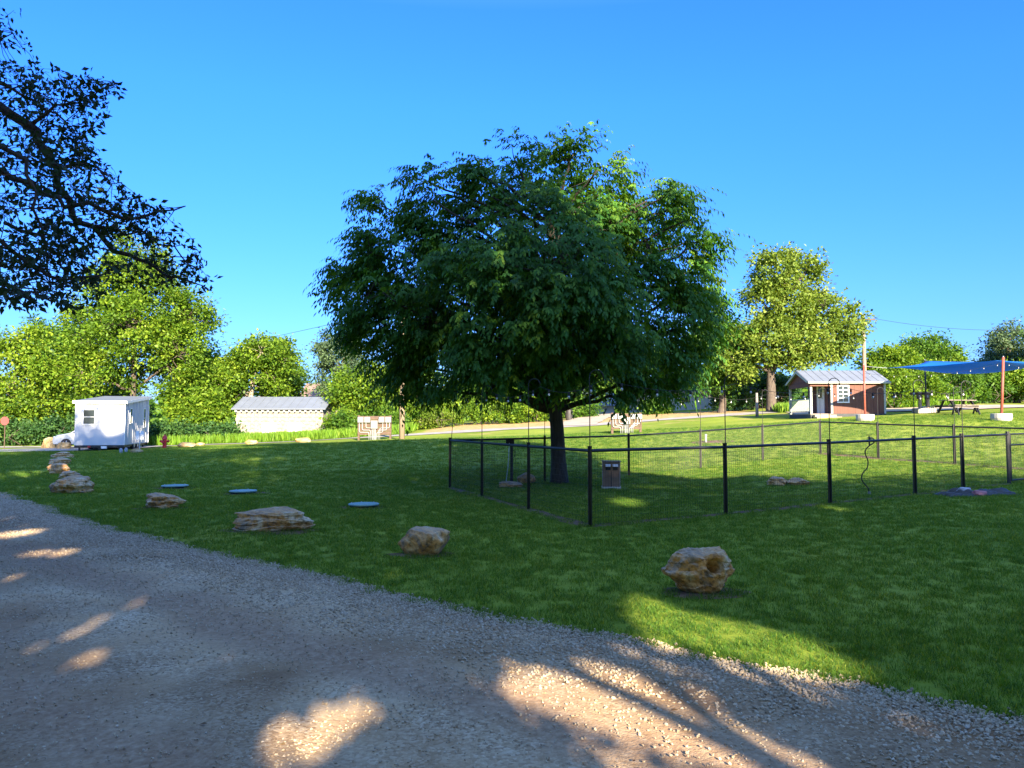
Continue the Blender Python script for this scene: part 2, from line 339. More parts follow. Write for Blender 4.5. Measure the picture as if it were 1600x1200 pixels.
ground = link('ground', np_mesh('ground', V, Fq, 4, {'dry': dry.ravel()}), M['ground']); ground['kind'] = 'structure'
ground.data.shade_smooth()

def strip(name, pts, width, mat, dz, seg=.8, jitter=.12):
    P = []
    for a, b_ in zip(pts[:-1], pts[1:]):
        n_ = max(1, int((Vector(b_)-Vector(a)).length/seg))
        for i in range(n_): t = i/n_; P.append(Vector(a).lerp(Vector(b_), t))
    P.append(Vector(pts[-1])); vs = []; fs = []; K = 7
    for i, p in enumerate(P):
        d = (P[min(i+1, len(P)-1)]-P[max(0, i-1)]).normalized(); nn = Vector((-d.y, d.x))
        w = width(i/len(P)) if callable(width) else width
        for k in range(K):
            o = (k/(K-1)-.5)*w + (noise.noise(Vector((p.x*.7, p.y*.7, k)))*jitter*4 if k in (0, K-1) else 0)
            q = p+nn*o; vs.append((q.x, q.y, Hf(q.x, q.y)+dz))
    for i in range(len(P)-1):
        for k in range(K-1): a = i*K+k; fs.append((a, a+1, a+K+1, a+K))
    o = MB().add(vs, fs).build(name, mat); o['kind'] = 'structure'; o.data.shade_smooth(); return o

# gravel drive with its irregular loose edge
edge_px = [(-260, 725), (-120, 747), (0, 776), (60, 796), (130, 820), (250, 850), (350, 875), (450, 897), (540, 917), (640, 944), (740, 965), (820, 976), (900, 990), (1000, 1012), (1080, 1042), (1180, 1058), (1300, 1076), (1400, 1086), (1500, 1110), (1600, 1130), (1800, 1180)]
edge = [G(*p).to_2d() for p in edge_px]
last = edge[-1]; edge += [last+Vector((2.2, -1.4)), last+Vector((9, -5))]
E = []
for a, b_ in zip(edge[:-1], edge[1:]):
    n_ = max(2, int((b_-a).length/.08))
    for i in range(n_): E.append(a.lerp(b_, i/n_))
EN = []
for i, p in enumerate(E):
    d = (E[min(i+6, len(E)-1)]-E[max(0, i-6)]).normalized(); nn = Vector((-d.y, d.x))
    if nn.y < 0: nn = -nn
    EN.append(nn)
def edge_jit(p): return .16*noise.noise(Vector((p.x*1.1, p.y*1.1, 0)))+.07*noise.noise(Vector((p.x*4, p.y*4, 3)))
ts = [0, .03, .1, .25, .5, .8, 1.05, 1.25, 1.45, 1.65, 1.9, 2.3, 2.65, 3, 3.4, 3.8, 4.7, 5.8, 7, 9, 12]
vs = []; fs = []; trk = []
mean_n = sum(EN, Vector((0, 0))).normalized()
for i, (p, nn) in enumerate(zip(E, EN)):
    for t in ts:
        q = p+nn*edge_jit(p)-nn.lerp(mean_n, min(1, t/1.2)).normalized()*t
        rut = -.012*math.exp(-((t-1.55)/.25)**2)-.014*math.exp(-((t-3.2)/.3)**2)
        z = .009+.028*min(t/.25, 1)*math.exp(-t/1.2)+.012*min(t, 1)+rut+.008*noise.noise(Vector((q.x*2, q.y*2, 9)))*min(t*4, 1)
        vs.append((q.x, q.y, Hf(q.x, q.y)+z)); trk.append(math.exp(-((t-1.45)/.3)**2)+.9*math.exp(-((t-3.0)/.4)**2)+.5*math.exp(-((t-5)/.6)**2))
K = len(ts)
for i in range(len(E)-1):
    for k in range(K-1): a = i*K+k; fs.append((a, a+1, a+K+1, a+K))
drive = MB().add(vs, fs).build('gravel_drive', M['gravel'], smooth_=True); drive['kind'] = 'structure'
_a = drive.data.attributes.new('track', 'FLOAT', 'POINT'); _a.data.foreach_set('value', trk)
EA = np.array([[p.x, p.y] for p in E]); ENA = np.array([[q.x, q.y] for q in EN])
def drive_side(P):                    # signed distance to the lawn edge: >0 on the lawn
    P = np.asarray(P); out = np.empty(len(P))
    for s in range(0, len(P), 4000):
        q = P[s:s+4000]; d = ((q[:, None, :]-EA[None, ::3])**2).sum(2); j = d.argmin(1)*3
        out[s:s+4000] = ((q-EA[j])*ENA[j]).sum(1)
    return out

lane = strip('lane', [(-60, 46.5), (-40, 47.5), (-24, 51), (-8, 51.2), (4, 53), (14, 55.5), (22, 57)], 2.6, M['road'], .03)
side_road = strip('side_road', [(-75, 37), (-45, 38.5), (-30, 41.5), (-26, 45), (-25.5, 50)], lambda t: 5.5, M['road'], .045)
strip('driveway', [(4.5, 53), (6, 60), (9, 70), (12, 86)], 3.2, M['far_gravel'], .05)
strip('gravel_road', [(20, 52.5), (30, 51), (40, 50), (60, 49)], 5.2, M['far_gravel'], .06)

# ---------------------------------------------------------------- fence lines (world points)
fA = G(703, 762); fB = G(922, 823); fC = G(1577, 755)
def P3(px, py): return G(px, py)
near_posts = [G(922, 823), G(1134, 799), G(1297, 779), G(1430, 769), G(1505, 762), G(1577, 756)]
left_posts = [G(703, 762), G(753, 773), G(826, 797)]
# fit the near posts to one straight line
def fit(posts, a, b_):
    d = (b_-a).to_2d(); L = d.length; d.normalize(); out = []
    for p in posts:
        det = -d.x*p.y+d.y*p.x; t = (-a.x*-p.y+-a.y*p.x)/det; q = a.to_2d()+d*t;   # where the sight line meets the fence line
        out.append(Vector((q.x, q.y, Hf(q.x, q.y))))
    return out
near_posts = fit(near_posts, G(922, 823), G(1577, 756))
left_posts = fit(left_posts, G(922, 823), G(703, 762))
rear_corner = GX(1281, 27.4)
rear_posts = fit([GX(851, 21.7), GX(982, 23.6), GX(1094, 25.1), GX(1191, 26.3)], left_posts[0], rear_corner)
right_posts = [rear_corner, GX(1371, 25.6), GX(1490, 23.3), GX(1640, 21.0)]
right_posts = fit(right_posts, rear_corner, GX(1640, 21.0))
pad = 0.0
soil_spots = []      # (x, y, r) used to thin the grass
def patch(x, y, rx, ry, rz=0, dz=.004):
    vs = [(x, y, Hf(x, y)+dz)]; n_ = 28
    for ring in (.5, 1):
        for k in range(n_):
            t = 2*math.pi*k/n_; w = ring*(1+.35*noise.noise(Vector((x*3+math.cos(t)*1.5, y*3+math.sin(t)*1.5, ring)))) if ring == 1 else .5
            px_, py_ = rx*w*math.cos(t), ry*w*math.sin(t)
            qx, qy = x+px_*math.cos(rz)-py_*math.sin(rz), y+px_*math.sin(rz)+py_*math.cos(rz)
            vs.append((qx, qy, Hf(qx, qy)+dz))
    fs = [(0, 1+k, 1+(k+1)%n_) for k in range(n_)]+[(1+k, 1+n_+k, 1+n_+(k+1)%n_, 1+(k+1)%n_) for k in range(n_)]
    o = MB().add(vs, fs).build('bare_soil', M['soil']); o['kind'] = 'structure'
    soil_spots.append((x, y, rx*.6, ry*.6, rz)); return o
def soilstrip(pts, w): 
    o = strip('bare_soil', [p.to_2d() for p in pts], w, M['soil'], .007, .35, .05)
    for a, b_ in zip(pts[:-1], pts[1:]):
        m_ = (a+b_)/2; d = b_-a; soil_spots.append((m_.x, m_.y, d.length/2, w*.38, math.atan2(d.y, d.x)))
soilstrip([left_posts[0], left_posts[1], left_posts[2], near_posts[0]], .24)
soilstrip(near_posts, .18)
soilstrip(right_posts, .5)

# ---------------------------------------------------------------- trees
def leaf_arrays(C, D, up, L, Wd, fold=.15):
    D = D/np.linalg.norm(D, axis=1, keepdims=True)
    S = np.cross(D, up); S /= np.maximum(np.linalg.norm(S, axis=1, keepdims=True), 1e-6)
    N = np.cross(S, D)
    L = L[:, None]; Wd = Wd[:, None]
    v0 = C; v1 = C+D*L*.45+S*Wd*.5+N*Wd*fold; v2 = C+D*L; v3 = C+D*L*.45-S*Wd*.5+N*Wd*fold
    return np.stack([v0, v1, v2, v3], 1).reshape(-1, 3)
def leaf_mesh(name, V, var):
    n_ = len(V)//4; Fq = np.arange(n_*4).reshape(n_, 4)
    return np_mesh(name, V, Fq, 4, {'var': np.repeat(var, 4)})
def runit(n_):
    v = rng.normal(size=(n_, 3)); return v/np.linalg.norm(v, axis=1, keepdims=True)
def blob_points(blobs, n_, surf=.5):
    vol = np.array([b[3]*b[4]*b[5] for b in blobs])**.75; k = rng.choice(len(blobs), n_, p=vol/vol.sum())
    B = np.array(blobs)[k]; u = runit(n_); r = rng.random(n_)**(1/3); r = r*(1-surf)+surf*(.75+.25*rng.random(n_))
    return B[:, :3]+u*B[:, 3:6]*r[:, None], k, u
def limb(mb, a, b_, r0, r1, bow=.12, n_=7, sides=6, sag=0):
    a = Vector(a); b_ = Vector(b_); L = (b_-a).length; pts = []; off = Vector(rng.normal(size=3))*L*bow*.6; off.z = abs(off.z)*.5-sag*L
    for i in range(n_):
        t = i/(n_-1); pts.append(a.lerp(b_, t)+off*math.sin(math.pi*t)+Vector(rng.normal(size=3))*L*.012*(0 < i < n_-1))
    mb.tube(pts, [r0*(1-i/(n_-1))+r1*i/(n_-1) for i in range(n_)], sides, caps=True); return pts
FLECK = []     # gaps: (x, y, rx, ry) on the ground where the sun gets through the trees behind the viewer
def cull(V, var, lit=None):  # drops leaves whose shadow would fall on chosen sunlit spots
    C = V.reshape(-1, 4, 3).mean(1); t = C[:, 2]/math.tan(SUN_E)
    gx = C[:, 0]-math.sin(SUN_A)*t; gy = C[:, 1]+math.cos(SUN_A)*t; keep = np.ones(len(C), bool)
    for (x, y, rx, ry, *pr) in FLECK:
        keep &= (((gx-x)/rx)**2+((gy-y)/ry)**2 > rng.uniform(.45, 1.35, len(C))) | (rng.random(len(C)) > (pr[0] if pr else 1))
    if lit is not None: keep &= ~lit(gx, gy, C)
    return V.reshape(-1, 4, 3)[keep].reshape(-1, 3), var[keep]
def tree(name, label, cat, loc, blobs, leaf, bark='bark', trunk_r=.25, fork=.35, nclump=120, per=90, lsize=.3, clump_r=.7, trunk_bend=(0,0), group=None, culling=False, lit=None, flat_=.7, twigs=True, multi=1, frame=False):
    root = thing(name, label, cat, loc, 0, group)
    top = max(b[2]+b[5]*.6 for b in blobs); low = min(b[2]-b[5] for b in blobs)
    mb = MB(); cx = np.average([b[0] for b in blobs], weights=[b[3] for b in blobs]); cy = np.average([b[1] for b in blobs])
    fz = max(.6, fork*top)
    trunks = []
    for m_ in range(multi):
        o = Vector((rng.normal()*.25*(multi > 1), rng.normal()*.25*(multi > 1), 0))
        fp = Vector((trunk_bend[0]+o.x*3, trunk_bend[1]+o.y*3, fz)); mid = o+(fp-o)*.5+Vector((rng.normal(), rng.normal(), 0))*.04*fz
        rr = trunk_r/math.sqrt(multi)
        mb.tube([o+Vector((0, 0, -.15)), o+Vector((0, 0, .12)), o.lerp(mid, .35), mid, fp, fp.lerp(Vector((cx, cy, top)), .45), Vector((cx, cy, top))],
                [rr*1.5, rr*1.15, rr, rr*.9, rr*.78, rr*.45, rr*.08], 9)
        trunks.append((fp, rr))
    limbpts = [Vector((0, 0, fz))]
    for b in blobs:
        fp, rr = trunks[rng.integers(len(trunks))]; c = Vector(b[:3])
        s = fp.lerp(Vector((cx, cy, top)), max(0, min(.7, (c.z-b[5]-fz)/max(top-fz, .1)*.8)))
        limbpts += limb(mb, s, c, rr*.5, rr*.14, .1, 8, 6)
    C, k, u = blob_points(blobs, nclump)
    LP = np.array([tuple(p) for p in limbpts])
    if twigs:
        for c in C[::1]:
            j = ((LP-c)**2).sum(1).argmin(); limb(mb, LP[j], c, trunk_r*.09, trunk_r*.025, .12, 4, 4)
    mb.build('trunk', M[bark], root, smooth_=True)
    n_ = nclump*per; ci = np.repeat(np.arange(nclump), per)
    off = rng.normal(size=(n_, 3))*clump_r*np.array([.6, .6, .6*flat_])*np.repeat(rng.uniform(.6, 1.3, nclump), per)[:, None]
    P = C[ci]+off
    D = off/clump_r+rng.normal(size=(n_, 3))*.7+np.array([0, 0, -.3])
    up = rng.normal(size=(n_, 3))*.75+np.array([0, 0, 1.0])
    s = lsize*rng.uniform(.6, 1.25, n_)
    V = leaf_arrays(P, D, up, s, s*rng.uniform(.5, .75, n_))
    var = np.clip(np.repeat(rng.normal(.5, .2, nclump), per)+rng.normal(0, .2, n_), 0, 1)
    if culling:
        V = V+np.array(loc); V, var = cull(V, var, lit); V = V-np.array(loc)
    o = link('crown', leaf_mesh('crown', V, var), M[leaf], root); o['kind'] = 'stuff'
    return root

# the big shade tree inside the pen
def main_tree():
    base = G(874, 755); loc = tuple(base)
    root = thing('shade_tree', 'large dark green shade tree with drooping leaves, its trunk inside the fenced pen', 'tree', loc)
    S = base.y
    def q(px, py, dy=0): p = Wp(px, py, S+dy); return (p.x-base.x, dy, p.z-base.z)
    bl = []
    def add(px, py, r, rz, dy=0, ry=None): x, y, z = q(px, py, dy); bl.append((x, y, z, r, ry or r, rz))
    add(850, 400, 2.9, 2.5, 0, 3.2); add(860, 290, 1.7, 1.2, .3); add(760, 300, 1.3, 1.1, -.3); add(690, 340, 1.4, 1.1, .2)
    add(620, 380, 1.4, 1.2, 0); add(560, 450, 1.3, .9, -.2); add(620, 500, 1.7, 1.3, -.8); add(590, 570, 1.2, 1.0, .3); add(690, 585, 1.6, 1.0, -1.2)
    add(790, 560, 1.9, 1.3, -2.0); add(900, 520, 2.1, 1.6, -2.4); add(1000, 480, 1.9, 1.7, -1); add(1060, 400, 1.4, 1.5, 0); add(1085, 500, 1.1, 1.4, .2)
    add(1000, 350, 1.6, 1.2, .6); add(960, 290, 1.1, .9, 1.2); add(1035, 590, 1.3, 1.0, -.2); add(950, 600, 1.5, .85, -1.5); add(1060, 320, .8, .7, .4)
    add(880, 560, 2.2, 1.2, 2.2); add(720, 480, 2.0, 1.8, 2); add(1000, 560, 1.5, 1.2, 2); add(640, 625, .8, .35, -.6); add(740, 620, 1.0, .4, .8)
    add(800, 240, .8, .5, .2); add(900, 235, .75, .5, -.2); add(1110, 370, .6, .5, 0); add(1100, 440, .6, .7, .4); add(535, 420, .55, .35, 0); add(660, 280, .7, .5, 0); add(590, 320, .7, .5, .2)
    add(1020, 635, .9, .3, -.6); add(860, 440, 2, 1.8, -2.6); add(760, 430, 1.7, 1.4, -2.2)
    bl = [(b[0]*.94-.03, b[1], b[2]+(.35 if b[2] < 4 else -.1), b[3]*.9, b[4]*.9, b[5]*.88) for b in bl]
    for _ in range(34):
        a = rng.uniform(0, 6.28); e = rng.uniform(.0, 1.2); k_ = rng.uniform(.93, 1.03)
        bl.append((-.3+5.2*k_*math.cos(a)*math.cos(e), 3.6*k_*math.sin(a)*math.cos(e), 4.5+3.9*k_*math.sin(e), .5, .5, .3))
    mb = MB(); tp = [(0,0,-.2), (0,0,.1), (-.02,0,.6), (-.06,0,1.5), (-.14,0,2.3), (-.2,0,3.0), (-.25,.1,4.6), (-.2,.1,6.5), (0,.2,8.2)]
    mb.tube(tp, [.33, .245, .2, .18, .17, .16, .12, .08, .03], 12)
    LP = [Vector(p) for p in tp[4:]]
    for b in bl:
        c = Vector(b[:3]); h = max(1.9, min(7.0, c.z-.55*math.hypot(c.x, c.y)))
        s = Vector((-.15, .03, h)); LP += limb(mb, s, c, .075, .02, .08, 9, 6)
    NC = 1750
    C, k, u = blob_points(bl, int(NC*1.75), .6)
    nz = np.array([noise.noise(Vector(c)*1.05+Vector((3, 7, 1)))+.35*noise.noise(Vector(c)*2.4) for c in C]); C = C[nz > -.03]; NC = len(C)
    LPa = np.array([tuple(p) for p in LP])
    for c in C[::2]:
        j = ((LPa-c)**2).sum(1).argmin(); limb(mb, LPa[j], c, .014, .004, .1, 4, 4)
    mb.build('trunk', M['bark_dark'], root, smooth_=True)
    # sprays: every clump carries arching rachises with drooping leaflets
    NS = 11; NL = 9
    ctr = np.array([-.2, 0, 4.5])
    outw = (C-ctr); outw[:, 2] *= .3; outw /= np.linalg.norm(outw, axis=1, keepdims=True)
    ns = NC*NS; ci = np.repeat(np.arange(NC), NS)
    hd = outw[ci]*.9+rng.normal(size=(ns, 3))*np.array([.75, .75, .35]); hd /= np.linalg.norm(hd, axis=1, keepdims=True)
    O = C[ci]+rng.normal(size=(ns, 3))*np.array([.2, .2, .13])
    Ls = rng.uniform(.3, .62, ns); up = np.array([0, 0, 1.0])
    side = np.cross(hd, up); side /= np.maximum(np.linalg.norm(side, axis=1, keepdims=True), 1e-5)
    Ps = []; Ds = []; Us = []; vv = []
    cv = rng.normal(.45, .17, NC)[ci]+rng.normal(0, .08, ns)
    young = rng.random(ns) < .06
    for j in range(NL):
        t = (j+1)/NL; sg = 1 if j % 2 else -1
        if j == NL-1: sg = 0
        Ps.append(O+hd*(Ls*t)[:, None]+up*(Ls*(.2*t-.55*t*t))[:, None])
        Ds.append(side*sg*.65+hd*.45+up*(-.55-.5*t)+rng.normal(size=(ns, 3))*.16)
        Us.append(hd*.6+up*.8+rng.normal(size=(ns, 3))*.25); vv.append(cv+rng.normal(0, .1, ns)+young*.4*t)
    P = np.concatenate(Ps); D = np.concatenate(Ds); U = np.concatenate(Us); var = np.clip(np.concatenate(vv), 0, 1)
    s = rng.uniform(.1, .175, len(P))
    V = leaf_arrays(P, D, U, s, s*.44, .08)
    o = link('crown', leaf_mesh('crown', V, var), M['leaf_main'], root); o['kind'] = 'stuff'
main_tree()

# ---- overhanging tree at the left: trunk out of the picture, boughs reaching in
def over_tree():
    base = Vector((-9.6, 7.2, 0)); root = thing('overhanging_tree', 'dark leafy boughs reaching in over the drive at the upper left edge', 'tree', base)
    mb = MB()
    mb.tube([(0,0,-.2), (0,0,.2), (.1,0,1.5), (.25,.05,3), (.3,.1,5), (.1,.1,8), (0,0,11)], [.55, .42, .36, .33, .27, .18, .05], 12)
    def q(px, py, d): p = Wp(px, py, d); return p-base
    limbs = [
      [(.3,.1,3.9), q(-300, 150, 7.4), q(-120, 150, 7.6), q(0, 168, 7.8), q(50, 205, 7.9), q(85, 262, 8), q(112, 330, 8.1), q(160, 375, 8.2), q(215, 405, 8.2), q(262, 428, 8.2), q(318, 447, 8.2)],
      [(.3,.1,3.2), q(-300, 300, 7), q(-100, 280, 7.2), q(0, 262, 7.4), q(60, 300, 7.5), q(130, 322, 7.6), q(190, 340, 7.6), q(245, 335, 7.7), q(290, 322, 7.8)],
      [q(40, 198, 7.9), q(75, 180, 7.9), q(110, 158, 7.9), q(150, 140, 8), q(185, 130, 8)],
      [(.3,.1,4.2), q(-250, 40, 8), q(-80, 60, 8), q(-20, 60, 8), q(20, 52, 8)],
      [(.3,.1,3.0), q(-280, 390, 6.8), q(-100, 385, 6.8), q(0, 380, 6.9), q(60, 420, 6.9), q(110, 440, 7), q(160, 430, 7.1)],
      [q(0, 345, 7.2), q(60, 370, 7.2), q(100, 410, 7.2), q(140, 455, 7.2)],
      [q(-40, 205, 7), q(30, 250, 7), q(60, 330, 7), q(75, 400, 7), q(80, 455, 7)],
      [q(120, 345, 8), q(180, 362, 8), q(240, 372, 8), q(290, 398, 8), q(318, 418, 8)],
      [q(-60, 120, 8.4), q(0, 130, 8.4), q(60, 160, 8.4), q(100, 190, 8.4), q(130, 210, 8.5)],
      [q(-60, 420, 6.4), q(0, 430, 6.4), q(40, 455, 6.4), q(50, 470, 6.4)],
      [q(85, 262, 8), q(120, 255, 8), q(160, 268, 8), q(190, 285, 8)],
    ]
    r0 = [.13, .08, .022, .06, .06, .02, .03, .02, .035, .02, .02]
    LP = []; wt = []
    for li, L in enumerate(limbs):
        L = [Vector(p) for p in L]; P = []
        for a, b_ in zip(L[:-1], L[1:]):
            for i in range(3): P.append(a.lerp(b_, i/3)+Vector(rng.normal(size=3))*.03)
        P.append(L[-1]); n_ = len(P)
        mb.tube(P, [(.5 if i > 3 else .8)*r0[li]*(1-i/(n_-1))**.8+.005 for i in range(n_)], 7)
        for i, p in enumerate(P[2:]):
            LP.append(p)
    # twigs
    tips = []
    def edge_limit(p):
        w = p+base; rx = w.x/w.y*F+800; ry = 662-(w.z-CAM_Z)/w.y*F
        lim = np.interp(ry, [-50, 0, 30, 80, 118, 150, 210, 250, 300, 340, 400, 450, 475, 520], [20, 10, 25, 25, 195, 180, 125, 165, 200, 300, 325, 325, 120, 60])
        if ry > 478: return False
        return rx < lim
    for p in LP:
        inside = (p+base).x/ (p+base).y*F+800
        nt_ = 5 if inside < 130 else 3
        for _ in range(nt_):
            d = Vector(rng.normal(size=3)); d.normalize(); d.z = d.z*.7-.05; Lt = rng.uniform(.18, .62)*(1.0 if inside < 150 else .7)
            e = p+d*Lt
            if not edge_limit(e): continue
            pts = limb(mb, p, e, .0055, .002, .15, 5, 4)
            tips += pts[3:]
            for _2 in range(2):
                d2 = (d+Vector(rng.normal(size=3))*.8).normalized(); e2 = e+d2*rng.uniform(.1, .25)
                if edge_limit(e2): limb(mb, e, e2, .0028, .0014, .1, 3, 3); tips.append(e2)
    mb.build('trunk', M['bark_dark'], root, smooth_=True)
    T = np.array([tuple(t) for t in tips]); per = 3
    n_ = len(T)*per; ci = np.repeat(np.arange(len(T)), per)
    P = T[ci]+rng.normal(size=(n_, 3))*.03; D = rng.normal(size=(n_, 3))+np.array([.1, 0, -.6]); U = rng.normal(size=(n_, 3))
    s = rng.uniform(.05, .09, n_); V1 = leaf_arrays(P, D, U, s, s*.5); v1 = np.clip(rng.normal(.5, .2, n_), 0, 1)
    # the rest of the crown, out of the picture to the left and above
    bl = [(-2, 0, 9, 4, 4, 3), (-1, -3, 11, 3.5, 3.5, 3), (-3, 2, 12, 3, 3, 3), (-4, 0, 6, 3, 3, 2), (-1.5, -3, 6, 2.6, 2.5, 2), (0, 0, 14, 3, 3, 2.5),(-4,4,9,2.5,3,3), (-3, 0, 15.5, 4.5, 3.5, 3), (-6, -1, 13, 4, 3, 4), (-3.3, 0, 13.3, 3.2, 3, 2), (-2.2, 1, 12.6, 2.5, 3, 2)]
    C, k, u = blob_points(bl, 850); per = 60; n2 = len(C)*per; ci = np.repeat(np.arange(len(C)), per)
    off = rng.normal(size=(n2, 3))*.45; P = C[ci]+off; D = off+rng.normal(size=(n2, 3))*.5
    s = rng.uniform(.14, .26, n2); V2 = leaf_arrays(P, D, rng.normal(size=(n2, 3)), s, s*.6); v2 = np.clip(rng.normal(.5, .2, n2), 0, 1)
    mb2 = MB()
    for c in C[::3]: limb(mb2, (.1, .1, min(10, max(3, c[2]-2))), c, .05, .01, .1, 5, 4)
    mb2.build('limb', M['bark_dark'], root)
    w = np.array(base); V2, v2 = cull(V2+w, v2, sunny); V2 = V2-w
    V = np.concatenate([V1, V2]); var = np.concatenate([v1, v2])
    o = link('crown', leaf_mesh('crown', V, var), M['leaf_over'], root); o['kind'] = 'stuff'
def sunny(gx, gy, C):      # unseen crowns cut open so sun reaches the right lawn and far field
    r = (gx > 4.8-.3*(gy-20)+.5*np.sin(gy*.7)) & (gy > 22+1.2*np.sin(gx*.9))
    r |= (gx < -10) & (gy > 48.5+.8*np.sin(gx*2.1)) | (gx > -12) & (gy > 44)
    return r
def gg(px, py): p = G(px, py); return p.x, p.y
def fleck(px, py, rx, ry, p=1): x, y = gg(px, py); FLECK.append((x, y, rx*1.12, ry*1.15, p))
fleck(850, 1072, .42, .46); fleck(990, 1110, .45, .42, .93); fleck(1090, 1160, .42, .3, .95); fleck(990, 1190, .35, .2, .9); fleck(1240, 1192, .32, .13, .95); fleck(1010, 1010, .3, .4, .8); fleck(1150, 1065, .32, .22, .93); fleck(1300, 1095, .45, .17, .93); fleck(1480, 1140, .45, .15, .9); fleck(740, 1000, .2, .3, .6); fleck(560, 1110, .22, .3, .9); fleck(920, 1065, .3, .3); fleck(500, 1150, .33, .42); fleck(1080, 985, .55, .7); fleck(1200, 1005, .55, .55); fleck(1010, 950, .3, .5)
fleck(1290, 1050, .45, .3)
fleck(610, 900, .17, .4); fleck(140, 980, .11, .7); fleck(120, 1040, .13, .35); fleck(355, 1030, .08, .7); fleck(20, 838, .4, .6); fleck(80, 866, .45, .35); fleck(10, 745, 1.6, 1.2); fleck(60, 738, 1.2, .8); fleck(980, 785, .35, 1.1)
fleck(240, 935, .13, .3); fleck(1290, 795, .3, .5); fleck(20,905,.2,.3)
FLECK.append((-3.3, 41.5, .8, 3.5)); FLECK.append((-24.1, 46.6, .7, 1.6)); FLECK.append((-19.5, 40.5, 3.0, .5)); FLECK.append((-15, 39.5, 3.0, .9))
over_tree()
behind = [(-14, -9, 19), (-9.2, -11, 20), (-3.6, -10, 21), (2.0, -9, 23), (7.4, -10, 23), (12.5, -9, 18.0), (20, -10, 12.5), (26, -9, 12)]
for i, (x, y, h) in enumerate(behind):
    bl = [(0, 0, h*.62, 3.4, 3, h*.27), (1.5, .5, h*.4, 2.8, 2.5, 2.2), (-1.8, -.3, h*.38, 2.7, 2.5, 2.2), (.2, 0, h*.85, 2.3, 2.3, h*.13), (0, 1, h*.3, 2.8, 2, 1.8), (-2.4, 0, h*.6, 2, 2, 3), (2.4, 0, h*.62, 2, 2, 3), (0, .5, 3.2, 2.8, 1.2, 1.2)]
    tree('tall_tree', 'leafy tree behind the viewer, '+['farthest left', 'second from the left', 'third from the left', 'tallest and nearest the middle', 'just right of the tallest', 'third from the right end', 'second from the right end', 'at the right end'][i]+' of the row', 'tree', (x, y, 0), bl, 'leaf_mid', 'bark', .35, .2, 330, 90, .36, .9, group='trees behind the viewer', culling=True, lit=sunny, twigs=False)

for i, x in enumerate([-15, -11, -7.2, -3.4, .4, 4.2, 8, 11.8, 15.6]):  # unseen filler trees added to close sun gaps under the tall crowns
    bl = [(0, 0, 4.9, 2.5, 1.6, 2.2), (1.4, .4, 3.6, 1.6, 1.3, 1.5), (-1.3, -.3, 6.0, 1.7, 1.4, 1.5)]
    tree('filler_tree', 'small bushy tree added behind the viewer to fill out the shade, '+['farthest left', 'second from left', 'third from left', 'left of the middle', 'in the middle', 'right of the middle', 'third from right', 'second from right', 'farthest right'][i]+' of the low row', 'tree', (x, -6.8+.5*(i % 2), 0), bl, 'leaf_mid', 'bark', .14, .25, 130, 85, .3, .6, group='small trees added behind the viewer for shade', culling=True, lit=sunny, twigs=False)

# ---- background trees
def bgtree(px, top, d, wpx, leaf, label, name='broadleaf_tree', low=None, n_=150, per=120, lsize=.27, bark='bark', shape=None, multi=1, r=.25, group='trees beyond the lane', cr=.72):
    b = GX(px, d); h = 1.1*((662-top)/F*d+CAM_Z-b.z); w = wpx/F*d/2
    st = random.Random(int(px*7+top)); lowz = .28*h if low is None else low
    bl = shape(w, h) if shape else []
    if not shape:
        bl.append((0, 0, h*.55, w*.72, w*.6, h*.33)); bl.append((st.uniform(-.2, .2)*w, 0, h*.8, w*.42, w*.42, h*.17))
        for k in range(7):
            a = k*.9+st.random(); rr = w*.62; z = lowz+h*.16+st.random()*(h*.45-lowz*.2)
            bl.append((rr*math.cos(a), rr*.8*math.sin(a), z, w*.34, w*.34, h*.15))
    return tree(name, label, 'tree', tuple(b), bl, leaf, bark, r, .25, int(n_*1.15), per, lsize, cr, group=group, multi=multi)
T = bgtree
T(205, 378, 60, 250, 'leaf_green', 'broad bright green tree rising tallest behind the white trailer', n_=430, per=110, r=.4, low=1.2, multi=2)
T(165, 600, 68, 150, 'leaf_deep', 'dark low tree directly behind the white trailer', n_=120, low=.5)
T(20, 515, 57, 190, 'leaf_green', 'bright green tree at the far left edge behind the red sign', n_=190, low=1)
T(100, 500, 68, 120, 'leaf_mid', 'mid green tree filling the gap left of the tallest tree', n_=170)
T(-110, 470, 60, 200, 'leaf_mid', 'leafy green tree just beyond the left edge', n_=130)
T(322, 545, 68, 110, 'leaf_green', 'green tree between the tallest tree and the spreading one', n_=150)
T(392, 545, 66, 150, 'leaf_green', 'spreading yellow green tree with a bare trunk left of the metal roofed shed', n_=200, low=3.4, bark='bark_pale', r=.3)
T(300, 590, 60, 90, 'leaf_green', 'lower bright green tree to the right of the white trailer', n_=120, low=.8)
T(440, 578, 74, 80, 'leaf_mid', 'small round tree rising behind the shed roof', n_=80)
T(535, 520, 74, 100, 'leaf_blue', 'pale grey green airy tree right of the shed', n_=100, low=2.5)
T(575, 580, 60, 120, 'leaf_green', 'yellow green tree over the yellow guy guard and meter rack', n_=140, low=1.5, r=.18)
T(650, 560, 64, 150, 'leaf_mid', 'green tree half hidden behind the left of the shade tree', n_=120, low=1)
T(780, 575, 66, 170, 'leaf_mid', 'green tree seen below the crown of the shade tree', n_=130, low=.8)
T(900, 560, 74, 150, 'leaf_mid', 'green tree far behind the shade tree trunk', n_=110, low=1.0)
T(1010, 540, 76, 150, 'leaf_mid', 'green tree behind the beige house', n_=120, low=2.5)
T(1128, 492, 60, 100, 'leaf_mid', 'upright dark green tree left of the yellow green sycamore', n_=150, low=1.2, r=.3)
